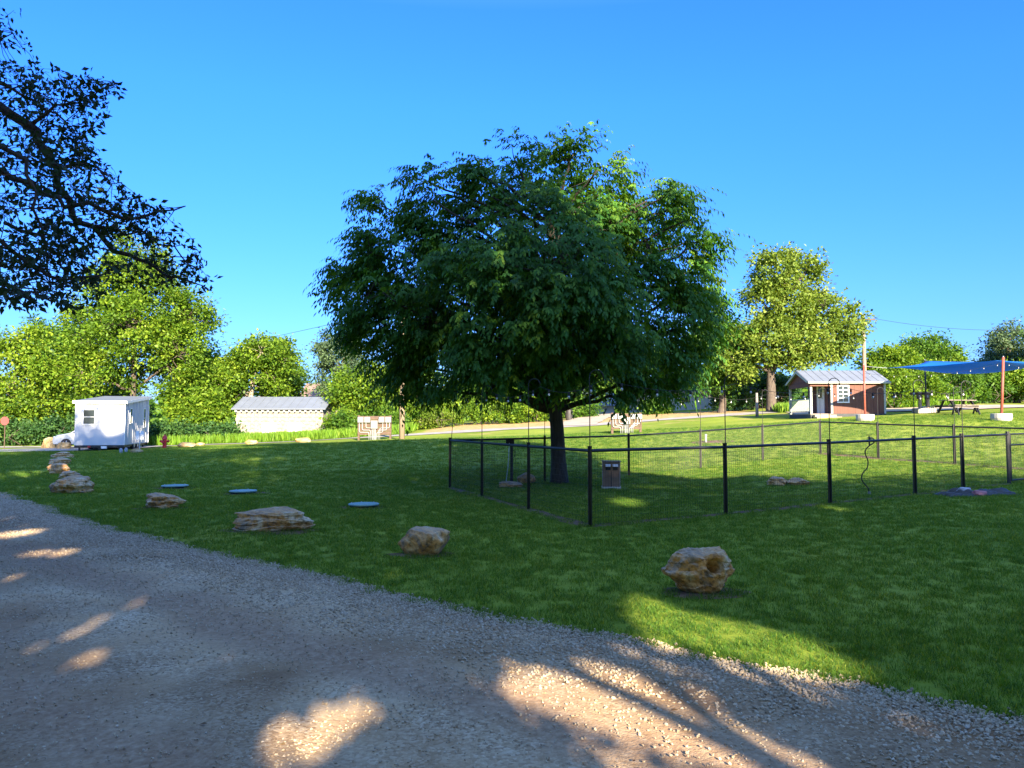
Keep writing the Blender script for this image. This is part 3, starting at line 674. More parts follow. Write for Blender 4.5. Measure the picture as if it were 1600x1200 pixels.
def syc(w, h):
    return [(x_+1.75, *r_) for x_, *r_ in [(-.25*w, 0, h*.82, w*.33, w*.3, h*.15), (-.42*w, 0, h*.66, w*.28, w*.3, h*.13), (.28*w, 0, h*.86, w*.2, w*.2, h*.1), (0, 0, h*.62, w*.4, w*.4, h*.16),
            (.45*w, 0, h*.62, w*.34, w*.3, h*.13), (.75*w, 0, h*.5, w*.27, w*.3, h*.16), (.4*w, 0, h*.4, w*.42, w*.4, h*.13), (-.35*w, -.5, h*.42, w*.42, w*.4, h*.14),
            (-.7*w, 0, h*.38, w*.27, w*.3, h*.14), (0, -1, h*.36, w*.4, w*.3, h*.12), (.05*w, 0, h*.92, w*.1, w*.1, h*.07), (-.75*w, 0, h*.28, w*.2, w*.2, h*.09)]]
T(1206, 402, 57, 222, 'leaf_yellow', 'tall pale yellow green sycamore with leaning trunk behind the red cabin', name='sycamore_tree', n_=380, per=85, shape=syc, bark='bark', r=.38, cr=.6)
T(1398, 545, 62, 90, 'leaf_green', 'bright green tree right behind the cabin roof', n_=110, low=.5)
T(1440, 528, 70, 130, 'leaf_mid', 'pointed dark green tree above the blue shade sail', n_=170, low=.6)
T(1490, 560, 66, 80, 'leaf_green', 'lower green tree right above the middle of the sail', n_=90, low=.6)
T(1580, 512, 74, 110, 'leaf_blue', 'grey green tree rising at the right edge', n_=130, low=1.5)
T(1690, 500, 66, 150, 'leaf_mid', 'large green tree just beyond the right edge', n_=120)
T(1590, 575, 62, 100, 'leaf_green', 'bright green bushy tree at the right edge below the grey green one', n_=90, low=.8)
T(1085, 585, 72, 90, 'leaf_deep', 'dark tree behind the pale wall of the beige house', n_=90, low=1)
T(1195, 590, 66, 80, 'leaf_deep', 'dark green tree in the shade behind the sycamore trunk', n_=90, low=.3)

# ---- shrubs, hedges
def shrub(px, d, wpx, hpx, leaf, label, n_=45, per=80, ls=.22, cr=.45, name='shrub', depth=None):
    b = GX(px, d); h = hpx/F*d; w = wpx/F*d/2
    bl = [(0, 0, h*.45, w*.8, depth or w*.6, h*.45), (-.5*w, 0, h*.35, w*.45, w*.4, h*.35), (.5*w, 0, h*.38, w*.45, w*.4, h*.36)]
    return tree(name, label, 'shrub', tuple(b), bl, leaf, 'bark', .06, .2, n_, per, ls, cr, group='shrubs along the tree line', multi=3)
shr = [(-40, 52, 130, 60, 'leaf_deep', 'dark green shrub at the far left edge by the side road'), (45, 53, 90, 52, 'leaf_deep', 'dark shrub behind the yellow boulder'),
 (110, 54, 90, 58, 'leaf_deep', 'dark shrub hidden mostly by the white trailer'), (170, 56, 80, 60, 'leaf_deep', 'dark shrub right behind the trailer'), (250, 54, 70, 40, 'leaf_deep', 'dark low shrub behind the red hydrant'),
 (305, 54.5, 75, 42, 'leaf_deep', 'dark shrub right of the red hydrant'), (352, 54, 50, 32, 'leaf_deep', 'dark shrub at the left corner of the stone shed'),
 (535, 56, 60, 50, 'leaf_green', 'bright green shrub at the right end of the stone shed'), (560, 55, 80, 48, 'leaf_mid', 'green shrub behind the left meter rack'),
 (600, 56, 60, 52, 'leaf_mid', 'green shrub between the meter rack and the utility pole'), (665, 60, 70, 46, 'leaf_green', 'yellow green shrub right of the utility pole'),
 (725, 61, 80, 50, 'leaf_green', 'yellow green shrub on the dry bank under the shade tree'), (790, 61, 90, 62, 'leaf_green', 'tall bright shrub on the bank left of the dark trunk'),
 (840, 62, 70, 66, 'leaf_green', 'bright shrub just left of the shade tree trunk'), (900, 66, 80, 40, 'leaf_mid', 'green shrub beside the distant driveway'),
 (1150, 62, 90, 60, 'leaf_deep', 'dark shrub between the trunks near the cabin'), (1215, 64, 70, 60, 'leaf_deep', 'dark shrub seen through the cabin porch'),
 (1400, 54, 60, 80, 'leaf_green', 'tall bright green shrub at the right end of the cabin'), (1440, 56, 80, 62, 'leaf_green', 'bright shrub behind the electrical pedestals'),
 (1500, 58, 80, 66, 'leaf_mid', 'round green shrub behind the picnic table'), (1545, 60, 70, 60, 'leaf_mid', 'green shrub left of the right sail pole'),
 (1600, 66, 90, 60, 'leaf_deep', 'dark shrub at the right edge under the sail'), (1670, 58, 90, 60, 'leaf_deep', 'dark shrub beyond the right edge'), (1025, 64, 50, 26, 'leaf_mid', 'low shrub by the beige house')]
for s_ in shr: shrub(*s_)
# brush pile of dry vines
shrub(690, 59, 70, 34, 'leaf_yellow', 'dry yellowish brush on the bank right of the utility pole', n_=28, per=45, ls=.14)
# far woods closing the horizon
def woods():
    n_ = 26000; a = rng.uniform(-1.15, 1.15, n_); d = rng.uniform(95, 135, n_); x = np.tan(a)*d*.9
    z0 = H(x, d); top = 6.0+1.8*np.sin(x*.21)+1.2*np.sin(x*.53+2); z = z0+rng.random(n_)**.8*top*np.clip((d-88)/40, .5, 1.1)
    P = np.stack([x, d, z], 1); D = rng.normal(size=(n_, 3)); U = rng.normal(size=(n_, 3))+np.array([0, -.6, .6]); s = rng.uniform(.9, 1.7, n_)
    o = link('distant_woods', leaf_mesh('distant_woods', leaf_arrays(P, D, U, s, s*.7), np.clip(rng.normal(.45, .2, n_), 0, 1)), M['leaf_mid'])
    tag(o, 'low distant woods closing off the field far behind the houses', 'woods', kind='stuff')
woods()
# tall grass strip beyond the lane
def tallgrass(x0, x1, y0f, depth, n_, h0, h1):
    x = rng.uniform(x0, x1, n_); y = y0f(x)+rng.random(n_)*depth; P = np.stack([x, y, H(x, y)], 1)
    D = rng.normal(size=(n_, 3))*.22+np.array([0, 0, 1]); s = rng.uniform(h0, h1, n_)
    return leaf_arrays(P, D, rng.normal(size=(n_, 3)), s, s*.12)
V = tallgrass(-30, -7.5, lambda x: rowY(x)+np.where(x < -8, .9, 1.8)-.12*(np.minimum(x, -8)+8)*.9, 4.5, 26000, .35, .85)
o = link('tall_grass', leaf_mesh('tall_grass', V, np.clip(rng.normal(.5, .2, len(V)//4), 0, 1)), M['tall_grass']); tag(o, 'tall bright green grass beyond the lane in front of the stone shed', 'grass', kind='stuff')
V = tallgrass(20, 34, lambda x: 55+0*x, 3, 9000, .3, .8)
o = link('tall_grass', leaf_mesh('tall_grass', V, np.clip(rng.normal(.5, .2, len(V)//4), 0, 1)), M['tall_grass']); tag(o, 'tall green weeds behind the gravel road at the right', 'grass', kind='stuff')

# ---------------------------------------------------------------- boulders
def rock_mesh(seed, sx, sy, sz, sub=4, cuts=14, strata=.03, hole=None, rough_=.1, taper=0):
    bm = bmesh.new(); bmesh.ops.create_icosphere(bm, subdivisions=sub, radius=1)
    r_ = random.Random(seed); so = Vector((seed*3.1, seed*1.7, 0))
    planes = []
    for i in range(cuts):
        n_ = Vector((r_.gauss(0, 1), r_.gauss(0, 1), r_.gauss(0, .8))).normalized(); planes.append((n_, r_.uniform(.62, .9)))
    planes.append((Vector((r_.uniform(-.3,.3), -.2, 1)).normalized(), .78))
    for v in bm.verts:
        p = v.co.copy(); p *= 1+.28*noise.noise(p*1.1+so)
        for n_, c in planes:
            d = p.dot(n_)
            if d > c: p -= n_*(d-c)*.92
        nn = v.co.normalized()
        p += nn*(rough_*noise.noise(p*2.3+so)+rough_*.5*noise.noise(p*5+so)+rough_*.25*noise.noise(p*11+so)+rough_*.14*noise.noise(p*24+so))
        if strata:
            w = Vector((p.x, p.y, 0)); 
            w *= strata*(1 if math.sin(p.z*13+2.5*noise.noise(p*1.4+so)) > 0 else -1)
            p += w
        if hole:
            hd, hr, dep = hole; dd = (v.co.normalized()-hd).length
            if dd < hr: p -= hd*dep*(1-(dd/hr)**4)
        tf = 1-taper*max(0, .15-p.z)
        v.co = Vector((p.x*sx*tf, p.y*sy*tf, max(p.z, -.55)*sz))
    zmin = min(v.co.z for v in bm.verts); zs = max(v.co.z for v in bm.verts)-zmin
    for v in bm.verts: v.co.z = (v.co.z-zmin)-.06*zs
    me = bpy.data.meshes.new('boulder'); bm.to_mesh(me); bm.free()
    for p in me.polygons: p.use_smooth = True
    try: me.set_sharp_from_angle(angle=R(38))
    except Exception: pass
    return me
def boulder(px, py, wpx, hpx, seed, label, mat='rock', sub=4, rz=0, soil=True, hole=None, cuts=14, depth=.75, strata=.03, rough_=.1, taper=0):
    b = G(px, py); w = wpx/F*b.y/2; h = hpx/F*b.y
    b = b+Vector((0, w*depth*.6, 0)); b.z = Hf(b.x, b.y)
    me = rock_mesh(seed, w*1.12, w*depth, h*.8, sub, cuts, strata, hole, rough_, taper)
    # fit the size seen
    xs_ = [v.co.x for v in me.vertices]; zs_ = [v.co.z for v in me.vertices]; kx = 2*w/(max(xs_)-min(xs_)); kz = h/max(zs_)
    for v in me.vertices: v.co.x *= kx; v.co.z *= kz
    o = link('boulder', me, M[mat], None, b, (0, 0, rz)); tag(o, label, 'boulder', 'boulders set out on the lawn')
    if soil: patch(b.x, b.y-w*depth*.35, w*1.2, w*.75)
    return o
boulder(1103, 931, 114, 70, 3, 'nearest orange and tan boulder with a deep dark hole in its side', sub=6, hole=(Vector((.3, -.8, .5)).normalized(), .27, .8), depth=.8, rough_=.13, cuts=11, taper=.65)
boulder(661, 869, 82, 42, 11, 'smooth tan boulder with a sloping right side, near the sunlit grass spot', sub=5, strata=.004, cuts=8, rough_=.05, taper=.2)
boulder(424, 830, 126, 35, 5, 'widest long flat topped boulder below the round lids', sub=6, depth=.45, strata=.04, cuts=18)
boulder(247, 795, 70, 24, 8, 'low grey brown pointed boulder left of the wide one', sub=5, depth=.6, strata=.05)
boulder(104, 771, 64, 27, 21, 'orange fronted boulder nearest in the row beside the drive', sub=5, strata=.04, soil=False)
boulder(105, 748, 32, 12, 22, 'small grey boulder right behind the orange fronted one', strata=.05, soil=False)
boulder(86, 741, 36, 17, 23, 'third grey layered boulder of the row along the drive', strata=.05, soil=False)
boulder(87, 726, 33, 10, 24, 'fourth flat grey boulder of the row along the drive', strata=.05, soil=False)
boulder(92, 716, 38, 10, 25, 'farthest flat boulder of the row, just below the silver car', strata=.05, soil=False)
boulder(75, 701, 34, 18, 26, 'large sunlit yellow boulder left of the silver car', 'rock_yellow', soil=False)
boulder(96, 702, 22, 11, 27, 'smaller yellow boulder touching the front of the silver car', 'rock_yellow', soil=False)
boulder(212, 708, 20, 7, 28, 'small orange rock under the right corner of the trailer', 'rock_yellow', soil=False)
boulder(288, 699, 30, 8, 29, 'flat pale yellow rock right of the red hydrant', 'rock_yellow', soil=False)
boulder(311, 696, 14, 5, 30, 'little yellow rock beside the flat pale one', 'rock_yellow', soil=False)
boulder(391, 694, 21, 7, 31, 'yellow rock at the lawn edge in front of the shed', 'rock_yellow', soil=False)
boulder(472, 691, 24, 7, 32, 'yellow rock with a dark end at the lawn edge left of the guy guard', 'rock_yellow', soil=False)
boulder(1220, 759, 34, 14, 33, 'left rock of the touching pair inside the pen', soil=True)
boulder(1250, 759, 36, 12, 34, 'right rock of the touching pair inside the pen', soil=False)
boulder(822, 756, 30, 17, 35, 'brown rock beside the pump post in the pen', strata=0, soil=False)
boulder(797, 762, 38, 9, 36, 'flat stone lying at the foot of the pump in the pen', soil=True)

# ---------------------------------------------------------------- septic lids
def lid(px, py, wpx, label):
    b = G(px, py); w = wpx/F*b.y/2; t = thing('septic_lid', label, 'septic lid', b+Vector((0, w*.9, 0)), random.random()*3, 'round lids in the lawn')
    MB().lathe([(w*.9, -.05), (w*.9, .05)], 40).build('riser', M['rubber'], t, smooth_=False)
    m = MB().lathe([(w*.99, .045), (w, .05), (w, .064), (w*.98, .07), (w*.5, .074), (.01, .075)], 40); m.build('cover', M['lid_green'], t, smooth_=False)
    for k in range(6):
        a = k*math.pi/3; MB().lathe([(.014, 0), (.014, .012), (.006, .016)], 8, (w*.85*math.cos(a), w*.85*math.sin(a), .07)).build('bolt', M['galv'], t)
    patch(t.location.x, t.location.y, w*1.7, w*1.3); return t
lid(265, 764, 40, 'green round septic lid farthest left and smallest of the three')
lid(373, 773, 42, 'middle round green septic lid above the wide boulder')
lid(564, 795, 48, 'round green septic lid nearest to the fence, with bare soil beside it')

# ---------------------------------------------------------------- the pen fence
FH = 1.2
fence = thing('pen_fence', 'black steel fence with welded wire enclosing the pen round the shade tree', 'fence', near_posts[0])
fo = near_posts[0]
def post(p, r=.03, h=FH+.04, parent=fence, o0=fo):
    b = MB(); b.box(-r, r, -r, r, -.1, h); b.box(-r*1.15, r*1.15, -r*1.15, r*1.15, h, h+.012)
    return b.build('post', M['black_metal'], parent, loc=p-o0)
def rail(a, b_, z=FH-.02, r=.026, parent=fence, o0=fo, name='rail'):
    a = a-o0+Vector((0, 0, z)); b_ = b_-o0+Vector((0, 0, z)); return MB().tube([a, b_], r, 8).build(name, M['black_metal'], parent)
def mesh_panel(a, b_, parent=fence, o0=fo, sp=.051, hz=.1, rr=.0018, top=FH-.04):
    d = b_-a; L = d.to_2d().length; m = MB(); n_ = int(L/sp)
    for i in range(1, n_):
        p = a.lerp(b_, i/n_)-o0; z0 = .02; m.tube([p+Vector((0, 0, z0)), p+Vector((0, 0, top))], rr, 3, caps=False)
    z = .03; 
    while z < top:
        p, q = a-o0+Vector((0, 0, z)), b_-o0+Vector((0, 0, z)); m.tube([p, q], rr, 3, caps=False); z += hz
    o = m.build('wire_mesh', M['wire'], parent); o['kind'] = 'stuff'; return o
def run(ps, skip_first=False):
    for i, p in enumerate(ps):
        if not (i == 0 and skip_first): post(p)
    for a, b_ in zip(ps[:-1], ps[1:]): rail(a, b_); mesh_panel(a, b_)
run(near_posts)
side_l = [near_posts[0], left_posts[2], left_posts[1], left_posts[0]]; run(side_l, True)
run([left_posts[0]]+rear_posts+[right_posts[0]], True)
run(right_posts, True)
# gate right of the near run
gd = (near_posts[-1]-near_posts[0]).normalized()
g0 = near_posts[-1]+gd*.09; g1 = near_posts[-1]+gd*1.3; g2 = near_posts[-1]+gd*1.39
for p in (g0, g1, g2): p.z = Hf(p.x, p.y)
gate = thing('pen_gate', 'narrow black gate of fine wire at the right end of the near fence', 'gate', g0)
def gl(p): return p-g0
MB().tube([gl(g0)+Vector((0,0,.06)), gl(g0)+Vector((0,0,FH))], .024, 8).build('gate_post', M['black_metal'], gate)
MB().tube([gl(g1)+Vector((0,0,.06)), gl(g1)+Vector((0,0,FH))], .024, 8).build('gate_post', M['black_metal'], gate)
for z in (.08, .92, FH-.02): MB().tube([gl(g0)+Vector((0,0,z)), gl(g1)+Vector((0,0,z))], .02, 8).build('gate_rail', M['black_metal'], gate)
mesh_panel(g0, g1, gate, g0, .03, .03, .0012)
post(g2); ext = [g2, g2+gd*2.4]
for p in ext: p.z = Hf(p.x, p.y)
post(ext[1]); rail(ext[0], ext[1]); mesh_panel(ext[0], ext[1]); 
last_r = right_posts[-1]; rail(ext[1], last_r); mesh_panel(ext[1], last_r)

# ---------------------------------------------------------------- hook poles and string lights
hooks = []
def hook(p, label, dirx=1, lean=0, h=2.52):
    t = thing('hook_pole', label, 'light pole', p, 0, 'hook poles carrying the string lights')
    pts = [Vector((0, -.045, 0)), Vector((lean*.3, -.045, 1.2)), Vector((lean, -.045, h-.18))]
    for k in range(1, 7):
        a = math.pi*k/6*1.1; pts.append(Vector((lean+dirx*.11*(1-math.cos(a)), -.045, h-.18+.11*math.sin(a))))
    MB().tube(pts, .0085, 6).build('rod', M['black_metal'], t, smooth_=True)
    top = Vector(p)+pts[-1]; hooks.append(top); return top
lab = ['at the left corner of the pen, bent to the right', 'on the second post of the pen left side', 'on the third post of the pen left side', 'on the nearest corner post of the pen', 'on the second post of the near fence', 'on the third near fence post, before the cabin', 'on the fourth post of the near fence', 'on the fifth post of the near fence near the tarp']
hp = [left_posts[0], left_posts[1], left_posts[2]]+near_posts[:5]
top_near = [hook(p, 'thin black hook pole '+l, 1, .12 if i == 0 else 0) for i, (p, l) in enumerate(zip(hp, lab))]
lab2 = ['on the first rear post, just left of the trunk', 'on the second rear post right of the trunk', 'on the third rear post before the bare bank', 'on the rear post left of the cabin', 'on the far rear corner post', 'on the rear post right of the far corner', 'on the rear post before the picnic table']
top_far = [hook(p, 'thin black hook pole '+l, 1 if i < 5 else 1) for i, (p, l) in enumerate(zip(rear_posts+right_posts[:3], lab2))]
bulbm = MB().lathe([(.004, -.062), (.014, -.056), (.021, -.038), (.018, -.02), (.011, -.006), (.01, 0)], 10).mesh('bulb', True)
sockm = MB().lathe([(.017, -.012), (.019, .03), (.012, .05), (.005, .06)], 8).mesh('socket', True)
bulbm.materials.append(M['bulb_glass']); sockm.materials.append(M['rubber'])
def string(a, b_, label, sag=.16, nb=6, drop=.05):
    t = thing('string_lights', label, 'string lights', a, 0, 'strings of bulbs round the pen')
    pts = [a.lerp(b_, i/14)-Vector((0, 0, sag*4*(i/14)*(1-i/14)))-a for i in range(15)]
    MB().tube(pts, .0045, 4).build('cord', M['rubber'], t)
    for k in range(nb):
        u = (k+.5)/nb; p = a.lerp(b_, u)-Vector((0, 0, sag*4*u*(1-u)))-a-Vector((0, 0, drop))
        s = link('socket', sockm, None, t, p); link('bulb', bulbm, None, s, (0, 0, 0))
def where(i): return ['from the left corner to the second post', 'between the second and third poles of the left side', 'from the left side to the nearest corner', 'from the nearest corner to the second near pole', 'between the second and third near poles', 'in front of the cabin and its window', 'over the near fence by the tarp'][i]
for i in range(len(top_near)-1): string(top_near[i], top_near[i+1], 'black cord of clear bulbs hung '+where(i), nb=max(3, int((top_near[i+1]-top_near[i]).length/.62)))
where2 = ['from the first rear pole to the second', 'between the second and third rear poles', 'from the third rear pole towards the cabin', 'to the far rear corner pole', 'from the far corner past the cabin', 'before the picnic table']
for i in range(len(top_far)-1): string(top_far[i], top_far[i+1], 'black cord of clear bulbs hung '+where2[i], nb=max(3, int((top_far[i+1]-top_far[i]).length/.7)))

# ---------------------------------------------------------------- pen contents
def waste_station():
    b = G(955, 763); t = thing('waste_station', 'brown upright box with two white hooded openings standing in the pen', 'waste box', b, R(-6))
    w, d, h = .22, .16, .66
    MB().box(-w, w, -d, d, .05, h).build('body', M['waste_box'], t, bevel=.01)
    MB().box(-w-.02, w+.02, -d-.03, d+.02, 0, .05).build('base', M['concrete_warm'], t, bevel=.008)
    MB().box(-w-.015, w+.015, -d-.02, d+.015, h, h+.025).build('top', M['wood_grey'], t, bevel=.006)
    for s in (-1, 1):
        c = s*.09+.01
        MB().box(c-.06, c+.06, -d-.012, -d-.002, .46, .6).build('opening', M['rubber'], t)
        MB().prism([(-d-.002, .605), (-d-.07, .56), (-d-.07, .545), (-d-.002, .56)], 'x', c-.065, c+.065).build('hood', M['white_trim'], t)
    for x in (-.21, .21): MB().box(x-.012, x+.012, -d-.008, -d-.001, .05, h).build('trim', M['wood_grey'], t)
    MB().box(-.008, .008, -d-.006, -d-.001, .05, .44).build('seam', M['rubber'], t)
waste_station()
def pump():
    b = G(797, 756); t = thing('hand_pump', 'dark water pump post with square head and thin leaning rod in the pen', 'pump', b)
    MB().tube([(.04, 0, 0), (.04, 0, 1.08)], .042, 10).build('post', M['black_metal'], t)
    MB().box(-.11, .11, -.06, .06, 1.0, 1.16).build('head', M['black_metal'], t, bevel=.012)
    MB().tube([(-.02, -.06, 1.08), (-.05, -.1, .5), (-.11, -.14, .03)], .011, 6).build('rod', M['galv'], t)
    MB().tube([(.08, -.03, .88), (.14, -.07, .86), (.13, -.09, .75), (.1, -.07, .7)], .01, 6).build('handle', M['black_metal'], t)
pump()
def faucet():
    b = G(1359, 774); t = thing('yard_faucet', 'brass tap above the near fence rail with black hose winding down to a white pipe', 'faucet', b)
    s = b.y
    def q(px, py): p = Wp(px, py, s); return p-b
    MB().tube([q(1358, 775)+Vector((0,0,-.05)), q(1358, 768)], .028, 12).build('pipe_stub', M['pvc'], t)
    pts = [q(1358, 770), q(1356, 762), q(1349, 754), q(1346, 746), q(1349, 738), q(1355, 731), q(1356, 720), q(1352, 709), q(1353, 702), q(1359, 696), q(1365, 692), q(1366, 687), q(1361, 684), q(1359, 687)]
    P = []
    for i in range(len(pts)-1):
        p0 = pts[max(i-1, 0)]; p1 = pts[i]; p2 = pts[i+1]; p3 = pts[min(i+2, len(pts)-1)]
        for k in range(4):
            u = k/4; P.append(.5*((2*p1)+(p2-p0)*u+(2*p0-5*p1+4*p2-p3)*u*u+(3*p1-p0-3*p2+p3)*u**3))
    P.append(pts[-1]); MB().tube(P, .013, 8).build('hose', M['rubber'], t, smooth_=True)
    c = q(1358, 684)
    MB().tube([c+Vector((0,0,-.16)), c+Vector((0,0,.03))], .016, 8).build('riser', M['black_metal'], t)
    MB().tube([c+Vector((-.03,0,0)), c+Vector((.05,0,0)), c+Vector((.06,0,-.03))], .014, 8).build('spout', M['wood_tan'], t)
    MB().box(c.x-.055, c.x+.055, c.y-.01, c.y+.01, c.z+.05, c.z+.065).build('handle', M['black_metal'], t)
    MB().tube([c+Vector((0,0,.03)), c+Vector((0,0,.06))], .006, 6).build('stem', M['black_metal'], t)
faucet()
def heap():
    a = G(1535, 775); n_ = 44; vs = []; fs = []
    W_, D_ = 1.0, .36
    for j in range(n_):
        for i in range(n_):
            u, v = i/(n_-1)*2-1, j/(n_-1)*2-1; r = math.sqrt(u*u+v*v)
            ang = math.atan2(v, u); rim = .85+.22*noise.noise(Vector((math.cos(ang)*1.7, math.sin(ang)*1.7, 4)))
            env = max(0, 1-(max(abs(u), abs(v)))**2)**.5
            z = .95*env*(.05+.2*abs(noise.noise(Vector((u*2.2, v*1.6, 1))))+.06*abs(noise.noise(Vector((u*6, v*4, 5)))))+.11*math.exp(-((u-.62)**2+v*v)/.05)*env
            vs.append((u*W_*rim, v*D_*rim, z-.01))
    for j in range(n_-1):
        for i in range(n_-1): k = j*n_+i; fs.append((k, k+1, k+n_+1, k+n_))
    t = thing('tarp_heap', 'crumpled dark tarp with a reddish bundle lying by the gate', 'tarp', a+Vector((0, .2, 0)), R(8))
    MB().add(vs, fs).build('tarp', M['tarp'], t, smooth_=True)
    me = rock_mesh(77, .2, .1, .07, 3, 8, 0); link('bundle', me, flat('pink_cloth', (.4, .16, .17), .8), t, (-.1, -.2, .02))
    me = rock_mesh(78, .16, .09, .06, 3, 8, 0); link('bundle', me, flat('grey_cloth', (.35, .36, .4), .8), t, (-.32, -.05, .09))
heap()
# white marker pipe on the lit lawn behind the pen
b = G(1103, 691); t_ = thing('marker_pipe', 'short white plastic pipe standing on the lit lawn behind the pen', 'pipe', b)
MB().lathe([(.05, -.05), (.05, .28), (.058, .28), (.058, .34), (.03, .36)], 12).build('pipe', M['pvc'], t_, smooth_=False); patch(b.x+.3, b.y, .9, .7)

# ---------------------------------------------------------------- white tiny house on a trailer
def window(parent, x, y, z, w, h, face='-y', grid=(1, 2), fmat='white_trim', deep=.04, fw=.05):
    """window part lying in the plane through (x, y), facing -y or +x or -x; pane is a sub-part"""
    Mx = Matrix.Translation((x, y, z)) @ Matrix.Rotation({'-y': 0, '+x': math.pi/2, '-x': -math.pi/2}[face], 4, 'Z')
    m = MB()
    m.box(-w/2-fw, w/2+fw, -deep, 0, h, h+fw, Mx); m.box(-w/2-fw, w/2+fw, -deep-.015, 0, -fw, 0, Mx)
    m.box(-w/2-fw, -w/2, -deep, 0, 0, h, Mx); m.box(w/2, w/2+fw, -deep, 0, 0, h, Mx)
    for k in range(1, grid[1]): m.box(-w/2, w/2, -deep*.8, -.003, h*k/grid[1]-.018, h*k/grid[1]+.018, Mx)
    for k in range(1, grid[0]): m.box(w*(k/grid[0]-.5)-.012, w*(k/grid[0]-.5)+.012, -deep*.7, -.004, 0, h, Mx)
    o = m.build('window', M[fmat], parent)
    MB().box(-w/2+.002, w/2-.002, -.014, -.006, .002, h-.002, Mx).build('pane', M['glass'], o)
    return o
def tiny_house():
    th = R(15); c0 = Vector((-22.6, 43, 0)); w, L = 2.6, 6.4
    n_ = Vector((math.cos(th), math.sin(th), 0)); bk = Vector((-math.sin(th), math.cos(th), 0))
    c = c0-n_*w/2+bk*L/2; gz = Hf(c.x, c.y); t = thing('tiny_house', 'white flat sided tiny house on a black trailer frame at the left', 'tiny house', (c.x, c.y, gz), th)
    z0 = .37-gz; zf = 2.84-gz; zb = 3.33-gz; hx, hy = w/2, L/2
    MB().prism([(-hy, z0), (hy, z0), (hy, zb), (-hy, zf)], 'x', -hx, hx).build('wall', M['white_paint'], t)
    sl = (zb-zf)/L
    MB().prism([(-hy-.14, zf-.14*sl+.003), (hy+.12, zb+.12*sl+.003), (hy+.12, zb+.12*sl+.1), (-hy-.14, zf-.14*sl+.1)], 'x', -hx-.1, hx+.12).build('roof', M['roof_metal'], t)
    MB().box(-hx-.11, hx+.13, -hy-.165, -hy-.142, zf-.06, zf+.09).build('fascia', M['white_trim'], t)
    MB().prism([(-hy-.15, zf-.14*sl-.06), (hy+.13, zb+.12*sl-.06), (hy+.13, zb+.12*sl+.09), (-hy-.15, zf-.14*sl+.09)], 'x', hx+.122, hx+.145).build('fascia', M['white_trim'], t)
    bm_ = None
    k = 0
    yy = -hy+.4
    bmesh_b = None
    while yy < hy-.1:
        zt = zf+(yy+hy)*sl-.005
        if not (-hy+1.15 < yy < -hy+1.75 or -hy+4.75 < yy < -hy+5.5):
            MB().box(hx+.001, hx+.02, yy-.02, yy+.02, z0+.06, zt).build('batten', M['white_paint'], t)
        yy += .4
    for yy in (-hy+.03, hy-.06): MB().box(hx+.001, hx+.03, yy-.05, yy+.05, z0, zf-.01).build('corner_trim', M['white_trim'], t)
    window(t, hx-1.87, -hy, 1.6-gz, .56, .8, '-y')
    window(t, hx, -hy+1.45, 1.65-gz, .5, .85, '+x'); window(t, hx, -hy+5.1, 1.4-gz, .55, 1.15, '+x')
    MB().lathe([(.17, 0), (.17, .05), (.12, .07)], 24).build('vent', M['white_trim'], t, loc=(hx-1.0, -hy, 2.0-gz), rot=(math.pi/2, 0, 0))
    f = MB(); 
    for y_ in (-hy+.02, hy-.14): f.box(-hx, hx, y_, y_+.1, z0-.14, z0-.002)
    for x_ in (-hx+.1, hx-.2): f.box(x_, x_+.1, -hy+.13, hy-.15, z0-.13, z0-.004)
    for k in range(5): y_ = -hy+1+k*1.1; f.box(-hx+.21, hx-.21, y_, y_+.06, z0-.12, z0-.006)
    f.build('frame', M['black_metal'], t)
    for sx in (-1, 1):
        for k in (-.45, .45):
            wl_ = MB().lathe([(.2, -.1), (.3, -.09), (.33, -.06), (.33, .06), (.3, .09), (.2, .1)], 24).build('wheel', M['rubber'], t, loc=(sx*(hx-.14), k, .33-.02), rot=(0, math.pi/2, 0))
            MB().lathe([(.19, -.102), (.19, .102), (.06, .11)], 20).build('rim', M['galv'], wl_)
    for (x_, y_) in ((-hx+.25, -hy+.1), (0, -hy+.1), (hx-.25, -hy+.1), (hx-.25, hy-.3)):
        MB().box(x_-.04, x_+.04, y_-.04, y_+.04, 0, z0-.141).build('jack', M['black_metal'], t)
    MB().box(-.6, -.45, -hy-.02, -hy+.015, z0-.13, z0-.03).build('tail_light', M['red_paint'], t)
    MB().box(.1, .4, -hy-.03, -hy+.012, z0-.2, z0-.06).build('plate', M['white_trim'], t)
    return t
tiny_house()
for (px_, py_, h_, l_) in ((189, 708, .28, 'white plastic jug on the grass under the trailer corner'), (197, 707, .3, 'second white jug right of the first under the trailer')):
    b = G(px_, py_); j_ = thing('jug', l_, 'jug', b)
    MB().lathe([(.07, 0), (.08, .03), (.08, .18), (.03, .25)], 12).build('body', M['pvc'], j_, smooth_=True)
    MB().lathe([(.03, .25), (.03, .285)], 10).build('cap', M['rubber'], j_)
